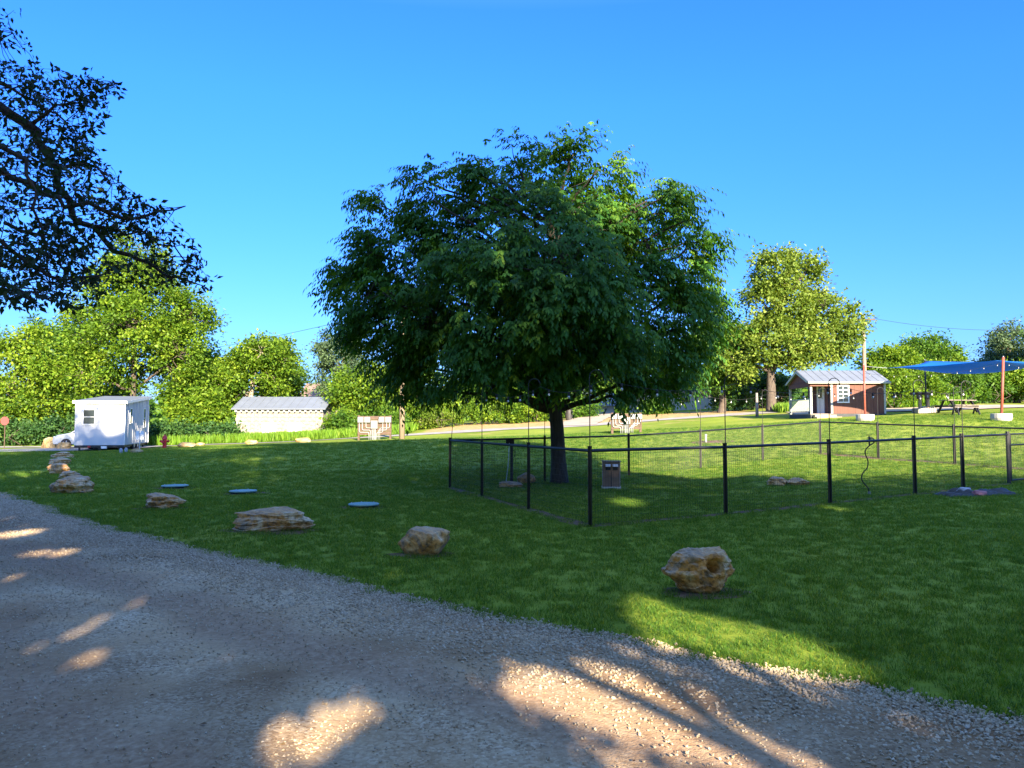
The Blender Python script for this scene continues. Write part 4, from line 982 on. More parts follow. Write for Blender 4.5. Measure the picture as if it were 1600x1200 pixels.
def car():
    b = GX(118, 47.2); t = thing('car', 'silver hatchback parked behind the white tiny house, only its nose showing', 'car', (b.x+1.25, b.y, b.z), R(4))
    prof = [(-2.1, .28), (-2.15, .5), (-2.08, .72), (-1.85, .86), (-1.1, 1.0), (-.45, 1.42), (.1, 1.52), (1.0, 1.5), (1.75, 1.25), (2.05, .95), (2.1, .5), (2.05, .28)]
    m = MB(); N = len(prof); ws = [-.9, -.84, -.6, .6, .84, .9]; sc_ = [.93, .98, 1, 1, .98, .93]
    vs = [(x*(1 if abs(y) < .85 else .985), y, z if z < .9 else .9+(z-.9)*(1 if abs(y) < .65 else (.93 if abs(y) < .87 else .1))) for y, s in zip(ws, sc_) for x, z in prof]
    fs = [(j*N+i, j*N+(i+1)%N, (j+1)*N+(i+1)%N, (j+1)*N+i) for j in range(len(ws)-1) for i in range(N)]+[tuple(range(N)), tuple((len(ws)-1)*N+i for i in range(N))]
    m.add(vs, fs).build('body', M['car_paint'], t, smooth_=False, bevel=.02)
    MB().add([(-1.13, -.6, 1.0), (-1.13, .6, 1.0), (-.5, .55, 1.41), (-.5, -.55, 1.41), (-1.11, -.6, .985), (-1.11, .6, .985), (-.48, .55, 1.395), (-.48, -.55, 1.395)], [(0,1,2,3),(7,6,5,4),(0,3,7,4),(1,5,6,2),(0,4,5,1),(3,2,6,7)]).build('windscreen', M['glass'], t)
    for s in (-1, 1):
        MB().add([(x_, s*y_, z_) for (x_, y_, z_) in ((-.95, .9, .98), (-.4, .84, 1.36), (.9, .84, 1.4), (1.5, .88, 1.05), (-.95, .92, .98), (-.4, .86, 1.36), (.9, .86, 1.4), (1.5, .91, 1.05))], [(0,1,2,3),(4,5,6,7),(0,1,5,4),(1,2,6,5),(2,3,7,6),(3,0,4,7)]).build('side_window', M['glass'], t)
        MB().box(-2.1, -1.9, s*.72-.14, s*.72+.14, .62, .78).build('headlight', M['bulb_glass'], t, bevel=.02)
        for x_ in (-1.3, 1.35):
            w_ = MB().lathe([(.2, -.1), (.3, -.1), (.32, -.07), (.32, .07), (.3, .1), (.2, .1)], 24).build('wheel', M['rubber'], t, loc=(x_, s*.84, .32), rot=(math.pi/2, 0, 0))
            r_ = MB(); r_.lathe([(.05, -.11), (.05, .11)], 12)
            for k in range(5):
                a = k*2*math.pi/5; r_.box(.03, .2, -.025, .025, -.105, .105, Matrix.Rotation(a, 4, 'Z'))
            r_.build('rim', M['galv'], w_)
    MB().box(-2.17, -2.1, -.5, .5, .35, .55).build('grille', M['rubber'], t)
car()
def hydrant():
    b = G(257, 700); t = thing('fire_hydrant', 'small red fire hydrant standing at the lawn edge right of the trailer', 'hydrant', b)
    MB().lathe([(.17, 0), (.17, .04), (.11, .05), (.11, .5), (.15, .52), (.15, .56), (.13, .66), (.07, .76), (.03, .78), (.03, .84)], 16).build('barrel', M['red_paint'], t, smooth_=False)
    for s in (-1, 1): MB().lathe([(.06, 0), (.06, .14), (.075, .14), (.075, .19)], 12).build('outlet', M['red_paint'], t, loc=(s*.09, 0, .42), rot=(0, s*math.pi/2, 0))
    MB().lathe([(.08, 0), (.08, .15), (.095, .15), (.095, .2)], 12).build('outlet', M['red_paint'], t, loc=(0, -.08, .38), rot=(math.pi/2, 0, 0))
hydrant()
def small_sign():
    b = G(218, 705); t = thing('small_sign', 'pair of little white plates on a post before the trailer side', 'sign', b)
    MB().box(-.02, .02, -.02, .02, 0, .95).build('post', M['galv'], t)
    for x in (-.12, .12): MB().box(x-.09, x+.09, -.03, -.021, .6, 1.05).build('plate', M['white_trim'], t, bevel=.003)
small_sign()
def red_sign():
    b = GX(8, 46); t = thing('road_sign', 'faded red octagonal road sign on a post at the far left edge', 'sign', b)
    MB().tube([(0, 0, 0), (0, 0, 1.9)], .025, 8).build('post', M['wood_brown'], t)
    poly = [(.28*math.cos(R(22.5+45*k)), 1.75+.28*math.sin(R(22.5+45*k))) for k in range(8)]
    MB().prism(poly, 'y', -.05, -.035).build('sign_plate', flat('faded_red', (.22, .05, .04), .6), t)
red_sign()

# ---------------------------------------------------------------- stone shed with metal roof, and house behind
def shed():
    d = 58; a = GX(368, d); b_ = GX(505, d); L = b_.x-a.x; gz = a.z-.1
    t = thing('stone_shed', 'long low pale block shed with grey metal roof beyond the lane', 'shed', (a.x, d, gz))
    zt = CAM_Z+(662-637)/F*d-gz; zr = CAM_Z+(662-621)/F*(d+2.2)-gz; D_ = 4.4
    MB().prism([(0, 0), (D_, 0), (D_, zt), (D_/2, zr-.12), (0, zt)], 'x', .06, L-.06).build('wall', M['stone_wall'], t)
    # coursed blocks on the front face, joints recessed; each course slightly proud
    bl_me = {}
    nrow = int(zt/.3); k = 0
    for r_ in range(nrow):
        x = .0+(.3 if r_ % 2 else 0); 
        while x < L-.5:
            w = .6 if rng.random() < .75 else .9
            if x+w > L: w = L-x
            cx_ = x+w/2
            if any(abs(cx_-c) < .72 and .55 < (r_+.5)*.3 < 1.75 for c in (2.9-.25*0, 4.75)): x += w; continue
            if w not in bl_me: bl_me[w] = MB().box(-w/2+.012, w/2-.012, -.035, 0, .012, .288).mesh('block'); bl_me[w].materials.append(M['stone_wall'])
            link('block', bl_me[w], None, t, (cx_, rng.uniform(-.02, .0), r_*.3)); x += w; k += 1
    sl = (zr-zt)/(D_/2)
    for s in (0, 1):
        y0, y1 = (-.35, D_/2) if s == 0 else (D_+.35, D_/2)
        MB().prism([(y0, zt-.35*sl), (y1, zr), (y1, zr+.06), (y0, zt-.35*sl+.06)], 'x', -.25, L+.25).build('roof', M['roof_metal'], t)
        k = 0
    x = -.2
    seam = MB().prism([(-.35, zt-.35*sl+.062), (D_/2-.05, zr+.055), (D_/2-.05, zr+.075), (-.35, zt-.35*sl+.082)], 'x', -.02, .02).mesh('roof_seam'); seam.materials.append(M['roof_metal'])
    while x < L+.2: link('roof_seam', seam, None, t, (x, 0, 0)); x += .62
    x = .1
    raf = MB().box(-.05, .05, -.33, -.04, zt-.32, zt-.2).mesh('rafter_end'); raf.materials.append(M['white_trim'])
    while x < L: link('rafter_end', raf, None, t, (x, 0, 0)); x += .42
    for cx_ in (2.9-.25, 4.75-.1):
        MB().box(cx_-.55, cx_+.55, -.05, -.002, .62, 1.7).build('window', M['white_trim'], t)
        MB().box(cx_-.6, cx_+.6, -.09, -.002, .52, .62).build('sill', M['concrete_warm'], t)
shed()
def house(px0, px1, d, depth, eave_py, ridge_py, wall, roof, label, ridge='x', wins=(), gable_left=False):
    a = GX(px0, d); b_ = GX(px1, d); L = b_.x-a.x; gz = a.z-.1; t = thing('house', label, 'house', (a.x, d, gz))
    zt = CAM_Z+(662-eave_py)/F*d-gz; zr = CAM_Z+(662-ridge_py)/F*(d+depth/2*(ridge == 'x'))-gz
    if ridge == 'x':
        MB().prism([(0, 0), (depth, 0), (depth, zt), (depth/2, zr-.1), (0, zt)], 'x', 0, L).build('wall', M[wall], t)
        sl = (zr-zt)/(depth/2)
        for (y0, y1) in ((-.4, depth/2), (depth+.4, depth/2)):
            MB().prism([(y0, zt-.4*sl), (y1, zr), (y1, zr+.1), (y0, zt-.4*sl+.1)], 'x', -.4, L+.4).build('roof', M[roof], t)
    else:
        MB().prism([(0, 0), (L, 0), (L, zt), (L/2, zr-.1), (0, zt)], 'y', 0, depth).build('wall', M[wall], t)
        sl = (zr-zt)/(L/2)
        for (x0, x1) in ((-.4, L/2), (L+.4, L/2)):
            MB().prism([(x0, zt-.4*sl), (x1, zr), (x1, zr+.1), (x0, zt-.4*sl+.1)], 'y', -.4, depth+.4).build('roof', M[roof], t)
    for (x_, z_, w_, h_) in wins: window(t, x_, 0, z_, w_, h_, '-y', (2, 2))
    return t
house(482, 560, 78, 9, 634, 600, 'beige_wall', 'shingle', 'cream gabled house with brown shingle roof behind the shed', 'y', [(1.4, 1.2, .8, 1.1)])
house(470, 512, 84, 7, 622, 600, 'beige_wall', 'shingle', 'brown roofed wing of a house showing over the shed roof', 'x')
house(1005, 1120, 70, 8, 612, 592, 'beige_wall', 'shingle', 'beige house with a sunlit pale wall seen under the right of the shade tree', 'x', [(1.8, 1.0, 1.0, 1.1), (4.0, 1.0, 1.0, 1.1)])
house(895, 960, 84, 8, 632, 610, 'beige_wall', 'roof_metal', 'small pale house at the end of the distant driveway', 'x', [(1.5, 1.0, .8, .9)])
house(1410, 1500, 92, 8, 622, 605, 'white_paint', 'roof_metal', 'low white building glimpsed through the trees behind the sail', 'x', [(2, 1.0, 1, 1)])
# wooden panel fence far right and a dark one behind the cabin
def board_fence(px0, px1, d, h, label, mat, d2=None):
    a = GX(px0, d); b_ = GX(px1, d2 or d); t = thing('board_fence', label, 'fence', a); L = (b_-a).to_2d().length; ang = math.atan2(b_.y-a.y, b_.x-a.x); t.rotation_euler = (0, 0, ang)
    bd = MB().box(-.09, .09, -.012, .012, .03, h).mesh('board'); bd.materials.append(M[mat])
    n_ = min(60, int(L/.2))
    for i in range(n_):
        x = L*(i+.5)/n_; w = a.lerp(b_, (i+.5)/n_); link('board', bd, None, t, (x, 0, Hf(w.x, w.y)-a.z+rng.uniform(-.02, .02)))
    for z in (.4, h-.3): MB().box(0, L, .014, .05, z, z+.08).build('rail', M[mat], t)
board_fence(1445, 1535, 74, 1.1, 'low tan board fence seen through the shrubs behind the picnic table', 'wood_tan')
board_fence(1550, 1640, 68, .9, 'dark brown board fence at the right edge', 'bark_dark')
board_fence(1165, 1235, 64, 1.6, 'brown board fence in the shade behind the sycamore trunk', 'wood_brown')

# ---------------------------------------------------------------- meter racks, poles, guy
def meter_rack(px0, px1, top, bot, label, n_up=4):
    b = G((px0+px1)/2, bot); W_ = (px1-px0)/F*b.y; Hh = (bot-top)/F*b.y; t = thing('meter_rack', label, 'meter rack', b, R(3)); w = W_/2
    for x in (-w+.06, w-.06): MB().box(x-.06, x+.06, .02, .14, -.1, Hh).build('post', M['wood_brown'], t)
    for k in range(5):
        z = Hh*.2+k*(Hh*.78/5); MB().box(-w+.0, w, -.012, .018, z, z+Hh*.78/5-.02).build('board', M['wood_brown'], t)
    bx = w*.22
    for i in range(4):
        x = (-.82, -.42, .42, .82)[i]*w
        o = MB().box(x-bx*.8, x+bx*.8, -.14, -.014, Hh*.7, Hh*.93).build('meter_box', M['meter_grey'], t, bevel=.01)
        MB().lathe([(bx*.5, 0), (bx*.5, .05), (bx*.4, .07)], 14).build('meter_dial', M['bulb_glass'], o, loc=(x, -.14, Hh*.84), rot=(math.pi/2, 0, 0))
    MB().box(-w*.2, w*.2, -.2, -.014, Hh*.45, Hh*.78).build('panel_box', M['meter_grey'], t, bevel=.01)
    for i, x in enumerate((-.9, -.72, -.5, .5, .72, .9)):
        s = 1 if x > 0 else -1; xi = s*(.06+.09*(3-i if s < 0 else i-2))*1.0; zb = Hh*(.3+.09*(i % 3))
        pts = [(x*w, -.06, Hh*.7)]
        for k in range(5): a = k/4*math.pi/2; pts.append((x*w-s*.09*(1-math.cos(a)), -.06, zb+.09-.09*math.sin(a)))
        for k in range(5): a = k/4*math.pi/2; pts.append((xi+s*.09-s*.09*math.sin(a), -.06, zb-.09*(1-math.cos(a))))
        pts.append((xi, -.06, -.05)); MB().tube(pts, .022, 6).build('conduit', M['pvc'], t, smooth_=True)
    for x in (-.08, 0, .08): MB().tube([(x, -.11, Hh*.45), (x, -.11, -.05)], .025, 6).build('conduit', M['pvc'], t)
    return t
meter_rack(559, 611, 649, 687, 'left rack of grey meter boxes and conduits on brown boards by the lane')
meter_rack(955, 1003, 645, 677, 'second meter rack half hidden by leaves right of the dark trunk')
def upole(px, bot, top_m, r, label, cross=False, mat='wood_pole'):
    b = G(px, bot); t = thing('utility_pole', label, 'utility pole', b)
    MB().tube([(0, 0, -.2), (0, 0, top_m*.5), (0, 0, top_m)], [r*1.15, r, r*.75], 12).build('pole', M[mat], t, smooth_=True)
    if cross:
        MB().box(-.9, .9, -.16, -.05, top_m-.5, top_m-.38).build('crossarm', M['wood_brown'], t)
        for x in (-.8, -.3, .3, .8): MB().lathe([(.03, 0), (.05, .05), (.03, .1), (.045, .15)], 8).build('insulator', M['galv'], t, loc=(x, -.1, top_m-.378))
    return b
pA = upole(628, 686, 8.2, .15, 'pale wooden utility pole right of the left meter rack')
pB = upole(562, 681, 6.4, .13, 'wooden pole behind the left meter rack held by the yellow guy')
g_ = G(526, 686); tg = Vector((pB.x, pB.y, pB.z+5.6)); gy = thing('guy_wire', 'yellow plastic guy guard slanting up beside the left meter rack', 'guy wire', g_)
dv = tg-g_; MB().tube([Vector((0,0,-.05)), dv], .008, 5).build('cable', M['galv'], gy); MB().tube([dv*.01, dv*.01+Vector((dv.x*.55, dv.y*.4, dv.z*.42))*.98], .045, 8).build('guard', M['yellow_guard'], gy)
pC = GX(1353, 60); tC = thing('utility_pole', 'tall weathered utility pole rising behind the cabin roof', 'utility pole', pC)
hC = CAM_Z+(662-490)/F*60-pC.z; MB().tube([(0,0,-.2), (0,0,hC)], [.17, .12], 10).build('pole', M['wood_pole'], tC); MB().box(-.9, .9, -.16, -.05, hC-.5, hC-.38).build('crossarm', M['wood_brown'], tC)
upole(1183, 652, 1.7, .1, 'short stump like wooden post left of the cabin', mat='wood_grey')
def wire(a, b_, sag, label):
    t = thing('power_line', label, 'power line', a); pts = [a.lerp(b_, i/20)-Vector((0, 0, sag*4*(i/20)*(1-i/20)))-a for i in range(21)]
    MB().tube(pts, .014, 4).build('cable', M['rubber'], t)
tp = Vector((pC.x, pC.y-.1, pC.z+hC-.35))
wire(tp+Vector((.8,0,0)), Wp(1760, 500, 58), .9, 'power line running right from the pole behind the cabin, above the sail')
wire(tp+Vector((-.8,0,0)), Wp(1000, 530, 70), .6, 'power line running left from the pole behind the cabin')
wire(Vector((pA.x, pA.y, pA.z+7.9)), Wp(200, 560, 80), .5, 'power line crossing the sky gap above the metal roofed shed')

# ---------------------------------------------------------------- red cabin
def cabin():
    y0 = 45.0; x0, x1, W_ = 18.25, 22.85, 3.45; gz = min(Hf(x0, y0), Hf(x1, y0))-.02
    t = thing('cabin', 'small red board cabin with grey metal roof and corner porch', 'cabin', (x0, y0, gz))
    fl = .32; zt = 4.2-gz; zr = 4.94-gz; xp = 1.25; L = x1-x0
    wt = .08
    # enclosed room
    MB().box(xp, L, 0, wt, fl, zt).build('side_wall', M['cabin_red'], t)
    MB().box(xp, L, W_-wt, W_, fl, zt).build('side_wall', M['cabin_dark'], t)
    MB().prism([(wt, fl), (W_-wt, fl), (W_-wt, zt), (W_/2, zr-.1), (wt, zt)], 'x', xp, xp+wt).build('porch_wall', M['cabin_dark'], t)
    MB().prism([(wt, fl), (W_-wt, fl), (W_-wt, zt), (W_/2, zr-.1), (wt, zt)], 'x', L-wt, L).build('end_wall', M['cabin_dark'], t)
    MB().box(xp, L, .01, W_-.01, .05, fl).build('foundation', M['dark_skirt'], t)
    for k in range(1, 9):
        x = xp+k*(L-xp)/9
        if not (1.62 < x < 2.5): MB().box(x-.012, x+.012, -.012, -.001, fl, zt-.1).build('batten', M['cabin_red'], t)
    for x in (xp+.05, L-.05): MB().box(x-.06, x+.06, -.03, -.013, fl, zt-.001).build('corner_trim', M['cabin_trim'], t)
    MB().box(.0, L, -.02, .06, zt-.14, zt-.002).build('beam', M['cabin_red'], t) if False else MB().box(0, xp-.002, -.01, .07, zt-.3, zt-.01).build('beam', M['cabin_red'], t)
    # gable over porch
    MB().prism([(0, zt-.05), (W_, zt-.05), (W_/2, zr-.09)], 'x', .0, .06).build('gable', M['cabin_dark'], t)
    MB().box(-.03, .03, .05, W_-.05, zt-.34, zt-.06).build('beam', M['cabin_dark'], t)
    for s in (0, 1):
        a_, b_ = (0, W_/2) if s == 0 else (W_, W_/2)
        MB().prism([(a_, zt-.1), (b_, zr-.14), (b_, zr-.02), (a_, zt+.02)], 'x', -.21, -.18).build('barge_board', M['cabin_trim'], t)
    sl = (zr-zt)/(W_/2)
    for (a_, b_) in ((-.2, W_/2), (W_+.2, W_/2)):
        MB().prism([(a_, zt-.2*sl), (b_, zr), (b_, zr+.05), (a_, zt-.2*sl+.05)], 'x', -.2, L+.25).build('roof', M['roof_metal'], t)
    seam = MB().prism([(-.2, zt-.2*sl+.052), (W_/2-.04, zr+.04), (W_/2-.04, zr+.056), (-.2, zt-.2*sl+.068)], 'x', -.015, .015).mesh('roof_seam'); seam.materials.append(M['roof_metal'])
    x = -.15
    while x < L+.25: link('roof_seam', seam, None, t, (x, 0, 0)); x += .48
    MB().box(-.2, L+.25, -.235, -.205, zt-.2*sl-.05, zt-.2*sl+.06).build('fascia', M['cabin_trim'], t)
    # porch
    MB().box(-.02, xp-.002, .0, W_, fl-.06, fl).build('deck', M['wood_grey'], t)
    MB().box(.0, xp-.002, .02, .06, .0, fl-.062).build('skirt', M['dark_skirt'], t); MB().box(.0, .05, .062, W_, 0, fl-.062).build('skirt', M['dark_skirt'], t)
    for (x, y) in ((.06, .06), (.06, W_-.07), (.06, W_*.42)):
        if y == W_*.42: continue
        MB().box(x-.06, x+.06, y-.06, y+.06, fl, zt-.345).build('porch_post', M['cabin_trim'], t)
    for z in (fl+.12, fl+.88): MB().box(.04, .09, .13, W_-.14, z, z+.05).build('porch_rail', M['cabin_trim'], t)
    bal = MB().box(-.015, .015, -.015, .015, fl+.172, fl+.878).mesh('baluster'); bal.materials.append(M['cabin_trim'])
    y = .3
    while y < W_-.2: link('baluster', bal, None, t, (.065, y, 0)); y += .16
    # door in the porch wall
    dy0 = .95
    d_ = MB().box(xp-.045, xp-.002, dy0, dy0+.95, fl+.01, fl+2.05).build('door', M['white_trim'], t)
    MB().box(xp-.055, xp-.047, dy0+.2, dy0+.75, fl+1.0, fl+1.85).build('pane', M['glass'], d_)
    MB().lathe([(.03, 0), (.035, .05)], 10).build('handle', M['galv'], d_, loc=(xp-.06, dy0+.12, fl+.95), rot=(0, -math.pi/2, 0))
    for yy in (dy0-.06, dy0+.955): MB().box(xp-.05, xp-.002, yy, yy+.055, fl, fl+2.1).build('door_trim', M['white_trim'], t)
    # steps
    for k in range(2): MB().box(.15, 1.45+.2*k, -.3-.28*k, -.005-.3*k, .0, .24-.12*k).build('step', M['wood_tan'], t)
    zw = 2.95-gz; window(t, 1.98+0.02, -.001, zw, .6, .95, '-y', (2, 4), fw=.07)
    MB().box(.9+xp+.55, .9+xp+.62, -.05, -.02, 1.0, 1.0).build('outlet', M['rubber'], t) if False else None
    MB().lathe([(.05, 0), (.07, .06), (.02, .12)], 10).build('porch_lamp', M['bulb_glass'], t, loc=(xp+.0, -.06, zt-.55))
cabin()

# ---------------------------------------------------------------- shade sail, poles, blocks
A_ = Wp(1386, 575, 40.2); B_ = Wp(1447, 564, 47.5); C_ = Wp(1558, 563, 37.2); D_ = Wp(1690, 566, 43.5)
def sail():
    t = thing('shade_sail', 'bright blue shade sail stretched between poles right of the cabin', 'shade sail', A_); n_ = 26; vs = []
    corners = [A_, C_, D_, B_]; cen = sum(corners, Vector())/4
    for j in range(n_):
        for i in range(n_):
            u, v = i/(n_-1), j/(n_-1); uu = u; vv = v
            p = (A_*(1-u)+C_*u)*(1-v)+(B_*(1-u)+D_*u)*v
            # concave edges
            k = .16; eu = 4*u*(1-u); ev = 4*v*(1-v)
            pull = k*max(eu*(1-2*min(v, 1-v))**2, ev*(1-2*min(u, 1-u))**2)
            p = p.lerp(cen, pull); p.z -= .62*(1-(2*u-1)**2)*(1-(2*v-1)**2)+.15*pull
            vs.append(tuple(p-A_))
    fs = [(j*n_+i, j*n_+i+1, (j+1)*n_+i+1, (j+1)*n_+i) for j in range(n_-1) for i in range(n_-1)]
    o = MB().add(vs, fs).build('fabric', M['cloth_blue'], t, smooth_=True); m_ = o.modifiers.new('thick', 'SOLIDIFY'); m_.thickness = .006
    return vs
sv = sail()
def spole(base, topz, label, r=.055, mat='red_pole', lean=(0, 0)):
    t = thing('sail_pole', label, 'pole', base, 0, 'poles holding the shade sail'); h = topz-base.z
    MB().tube([(0, 0, .1), (lean[0], lean[1], h)], r, 10).build('pole', M[mat], t, smooth_=True)
    MB().lathe([(.02, 0), (.035, .03), (.02, .06)], 8).build('eye_bolt', M['galv'], t, loc=(lean[0], lean[1], h))
    c = thing('concrete_block', label.replace('pole', 'concrete footing of the pole', 1), 'concrete block', base, 0, 'footings of the sail poles')
    MB().lathe([(.42, -.05), (.47, .12), (.47, .32), (.44, .34)], 4 if False else 20).build('block', M['concrete'], c)
    return t
pa = GX(1352, 40); pc = GX(1565, 36.8); pb = GX(1448, 48.2); pd = GX(1700, 44)
spole(pa, A_.z+.15, 'rusty red pole in front of the cabin wall'); spole(pc, C_.z+.12, 'rusty red leaning pole at the right end of the sail', .065, lean=(C_.x+.05-pc.x, 0))
spole(pb, B_.z+.1, 'dark pole at the back of the sail behind the pedestals', .05, 'black_metal'); spole(pd, D_.z+.2, 'red pole of the sail beyond the right edge')
def rope(a, b_, label):
    t = thing('sail_rope', label, 'rope', a, 0, 'ropes of the sail'); MB().tube([Vector((0,0,0)), b_-a], .012, 5).build('rope', M['galv'], t)
rope(Vector((pa.x, pa.y, A_.z+.08)), A_, 'thin rope from the red pole by the cabin to the sail tip'); rope(Vector((pb.x, pb.y, B_.z+.05)), B_, 'thin rope at the raised back corner of the sail')
s1 = Vector((pa.x, pa.y, A_.z-.3)); s2 = Vector((C_.x+.05, pc.y-.05, C_.z-.15)); string(s1, s2, 'string of white bulbs drooping under the front edge of the sail', .35, 11, .03)
string(s2, Vector((pd.x, pd.y, D_.z-.2)), 'string of white bulbs continuing right past the sail pole', .35, 10, .03)

# ---------------------------------------------------------------- picnic table, bench, pedestals
def picnic():
    b = G(1497, 661); b = GX(1497, 43.0); t = thing('picnic_table', 'dark wooden picnic table with attached benches under the sail', 'picnic table', b, R(14)); L = 1.0
    for k in range(5): MB().box(-L, L, -.36+k*.146, -.36+k*.146+.135, .72, .76).build('tabletop_plank', M['wood_grey'], t)
    for s in (-1, 1):
        for k in range(2): y = s*.72+(-.14+k*.145); MB().box(-L, L, y, y+.135, .42, .46).build('seat_plank', M['wood_grey'], t)
    for x in (-.72, .72):
        for s in (-1, 1):
            MB().prism([(s*.62, 0), (s*.74, 0), (s*.3, .715), (s*.18, .715)], 'x', x-.04, x+.04).build('leg', M['black_metal'], t)
        MB().box(x-.085, x-.042, -.82, .82, .34, .415).build('crossbar', M['black_metal'], t)
        s = -1 if x > 0 else 1
        MB().tube([(x+s*.06, 0, .4), (x+s*.45, 0, .71)], .03, 6).build('brace', M['black_metal'], t)
picnic()
def bench():
    b = GX(1510, 40.8); t = thing('bench', 'low backless bench in front of the picnic table', 'bench', b, R(14))
    for k in range(2): MB().box(-.88, .88, -.15+k*.155, -.005+k*.155, .42, .46).build('seat_plank', M['wood_grey'], t)
    for x in (-.7, .7):
        for s in (-1, 1): MB().prism([(s*.2, 0), (s*.27, 0), (s*.12, .415), (s*.05, .415)], 'x', x-.03, x+.03).build('leg', M['black_metal'], t)
bench()
def pedestal():
    b = GX(1444, 45.6); t = thing('power_pedestal', 'pair of wooden posts with grey boxes and dark crossbar on a concrete pad', 'power pedestal', b)
    MB().box(-.55, .6, -.4, .4, -.05, .3).build('pad', M['concrete'], t, bevel=.04)
    for x in (-.22, .28):
        MB().box(x-.07, x+.07, -.07, .07, .3, 1.32).build('post', M['wood_tan'], t)
        MB().box(x-.26, x-.0, -.2, -.072, .85, 1.22).build('outlet_box', M['wood_brown'], t, bevel=.01)
        MB().box(x-.17, x-.08, -.215, -.202, .95, 1.1).build('meter_face', M['meter_grey'], t)
    MB().box(-.75, .6, .075, .16, 1.12, 1.28).build('crossbar', M['wood_brown'], t)
pedestal()
b = GX(1458, 44); t_ = thing('stool', 'low dark stool beside the concrete pad left of the picnic table', 'stool', b)
MB().box(-.16, .16, -.16, .16, .38, .41).build('seat', M['wood_grey'], t_)
for sx in (-1, 1):
    for sy in (-1, 1): MB().tube([(sx*.12, sy*.12, .38), (sx*.15, sy*.15, 0)], .015, 6).build('leg', M['black_metal'], t_)
# cans near the driveway
b = GX(889, 62); t_ = thing('waste_barrel', 'small dark barrel beside the distant driveway right of the trunk', 'barrel', b)
MB().lathe([(.27, 0), (.3, .3), (.3, .6), (.28, .85)], 16).build('drum', M['tarp'], t_, smooth_=False); MB().lathe([(.31, .85), (.31, .9)], 16).build('rim', M['rubber'], t_)

# ---------------------------------------------------------------- scattered geometry: grass and gravel
def scatter_group(name, proto, P, rot, scl, tint, host_mat):
    me = bpy.data.meshes.new(name); me.vertices.add(len(P)); me.vertices.foreach_set('co', P.astype(np.float32).ravel())
    a = me.attributes.new('rot', 'FLOAT_VECTOR', 'POINT'); a.data.foreach_set('vector', rot.astype(np.float32).ravel())
    a = me.attributes.new('scl', 'FLOAT', 'POINT'); a.data.foreach_set('value', scl.astype(np.float32))
    a = me.attributes.new('tint', 'FLOAT', 'POINT'); a.data.foreach_set('value', tint.astype(np.float32))
    o = link(name, me, host_mat)
    ng = bpy.data.node_groups.new('scatter_'+name, 'GeometryNodeTree')
    ng.interface.new_socket('Geometry', in_out='INPUT', socket_type='NodeSocketGeometry'); ng.interface.new_socket('Geometry', in_out='OUTPUT', socket_type='NodeSocketGeometry')
    n = ng.nodes; l = ng.links; gi = n.new('NodeGroupInput'); go = n.new('NodeGroupOutput')
    ip = n.new('GeometryNodeInstanceOnPoints'); ob = n.new('GeometryNodeObjectInfo'); ob.inputs['Object'].default_value = proto
    r_ = n.new('GeometryNodeInputNamedAttribute'); r_.data_type = 'FLOAT_VECTOR'; r_.inputs[0].default_value = 'rot'
    e2 = n.new('FunctionNodeEulerToRotation')
    s_ = n.new('GeometryNodeInputNamedAttribute'); s_.data_type = 'FLOAT'; s_.inputs[0].default_value = 'scl'
    l.new(gi.outputs[0], ip.inputs['Points']); l.new(ob.outputs['Geometry'], ip.inputs['Instance']); l.new(r_.outputs[0], e2.inputs[0]); l.new(e2.outputs[0], ip.inputs['Rotation']); l.new(s_.outputs[0], ip.inputs['Scale'])
    l.new(ip.outputs[0], go.inputs[0])
    md = o.modifiers.new('scatter', 'NODES'); md.node_group = ng
    return o
def tuft(seed, nb, h, spread, w):
    r_ = np.random.default_rng(seed); V = []; n_ = nb
    a = r_.uniform(0, 2*np.pi, n_); rr = spread*np.sqrt(r_.random(n_)); P = np.stack([rr*np.cos(a), rr*np.sin(a), 0*a-.004], 1)
    D = r_.normal(size=(n_, 3))*.33+np.array([0, 0, 1]); D /= np.linalg.norm(D, axis=1, keepdims=True)
    S = np.cross(D, r_.normal(size=(n_, 3))); S /= np.linalg.norm(S, axis=1, keepdims=True); hh = r_.uniform(.55, 1.1, n_)*h
    bend = r_.normal(size=(n_, 3))*.25; bend[:, 2] = -.1
    v0 = P-S*w/2; v1 = P+S*w/2; m = P+D*hh[:, None]*.55; v2 = m+S*w*.42; v3 = m-S*w*.42; v4 = P+D*hh[:, None]+bend*hh[:, None]
    V = np.stack([v0, v1, v2, v3, v4], 1).reshape(-1, 3); i5 = np.arange(n_)*5
    F4 = [(i, i+1, i+2, i+3) for i in i5]; F3 = [(i+3, i+2, i+4) for i in i5]
    me = bpy.data.meshes.new('tuft'); me.from_pydata([tuple(v) for v in V], [], [tuple(int(x) for x in f) for f in F4+F3])
    at = me.attributes.new('var', 'FLOAT', 'POINT'); at.data.foreach_set('value', np.repeat(np.clip(r_.normal(.45, .2, n_), 0, 1), 5).astype(np.float32))
    me.materials.append(M['grass_blade']); o = bpy.data.objects.new('grass_tuft', me); return o
FRU = lambda x, y: np.abs(x) < y*.74+.8
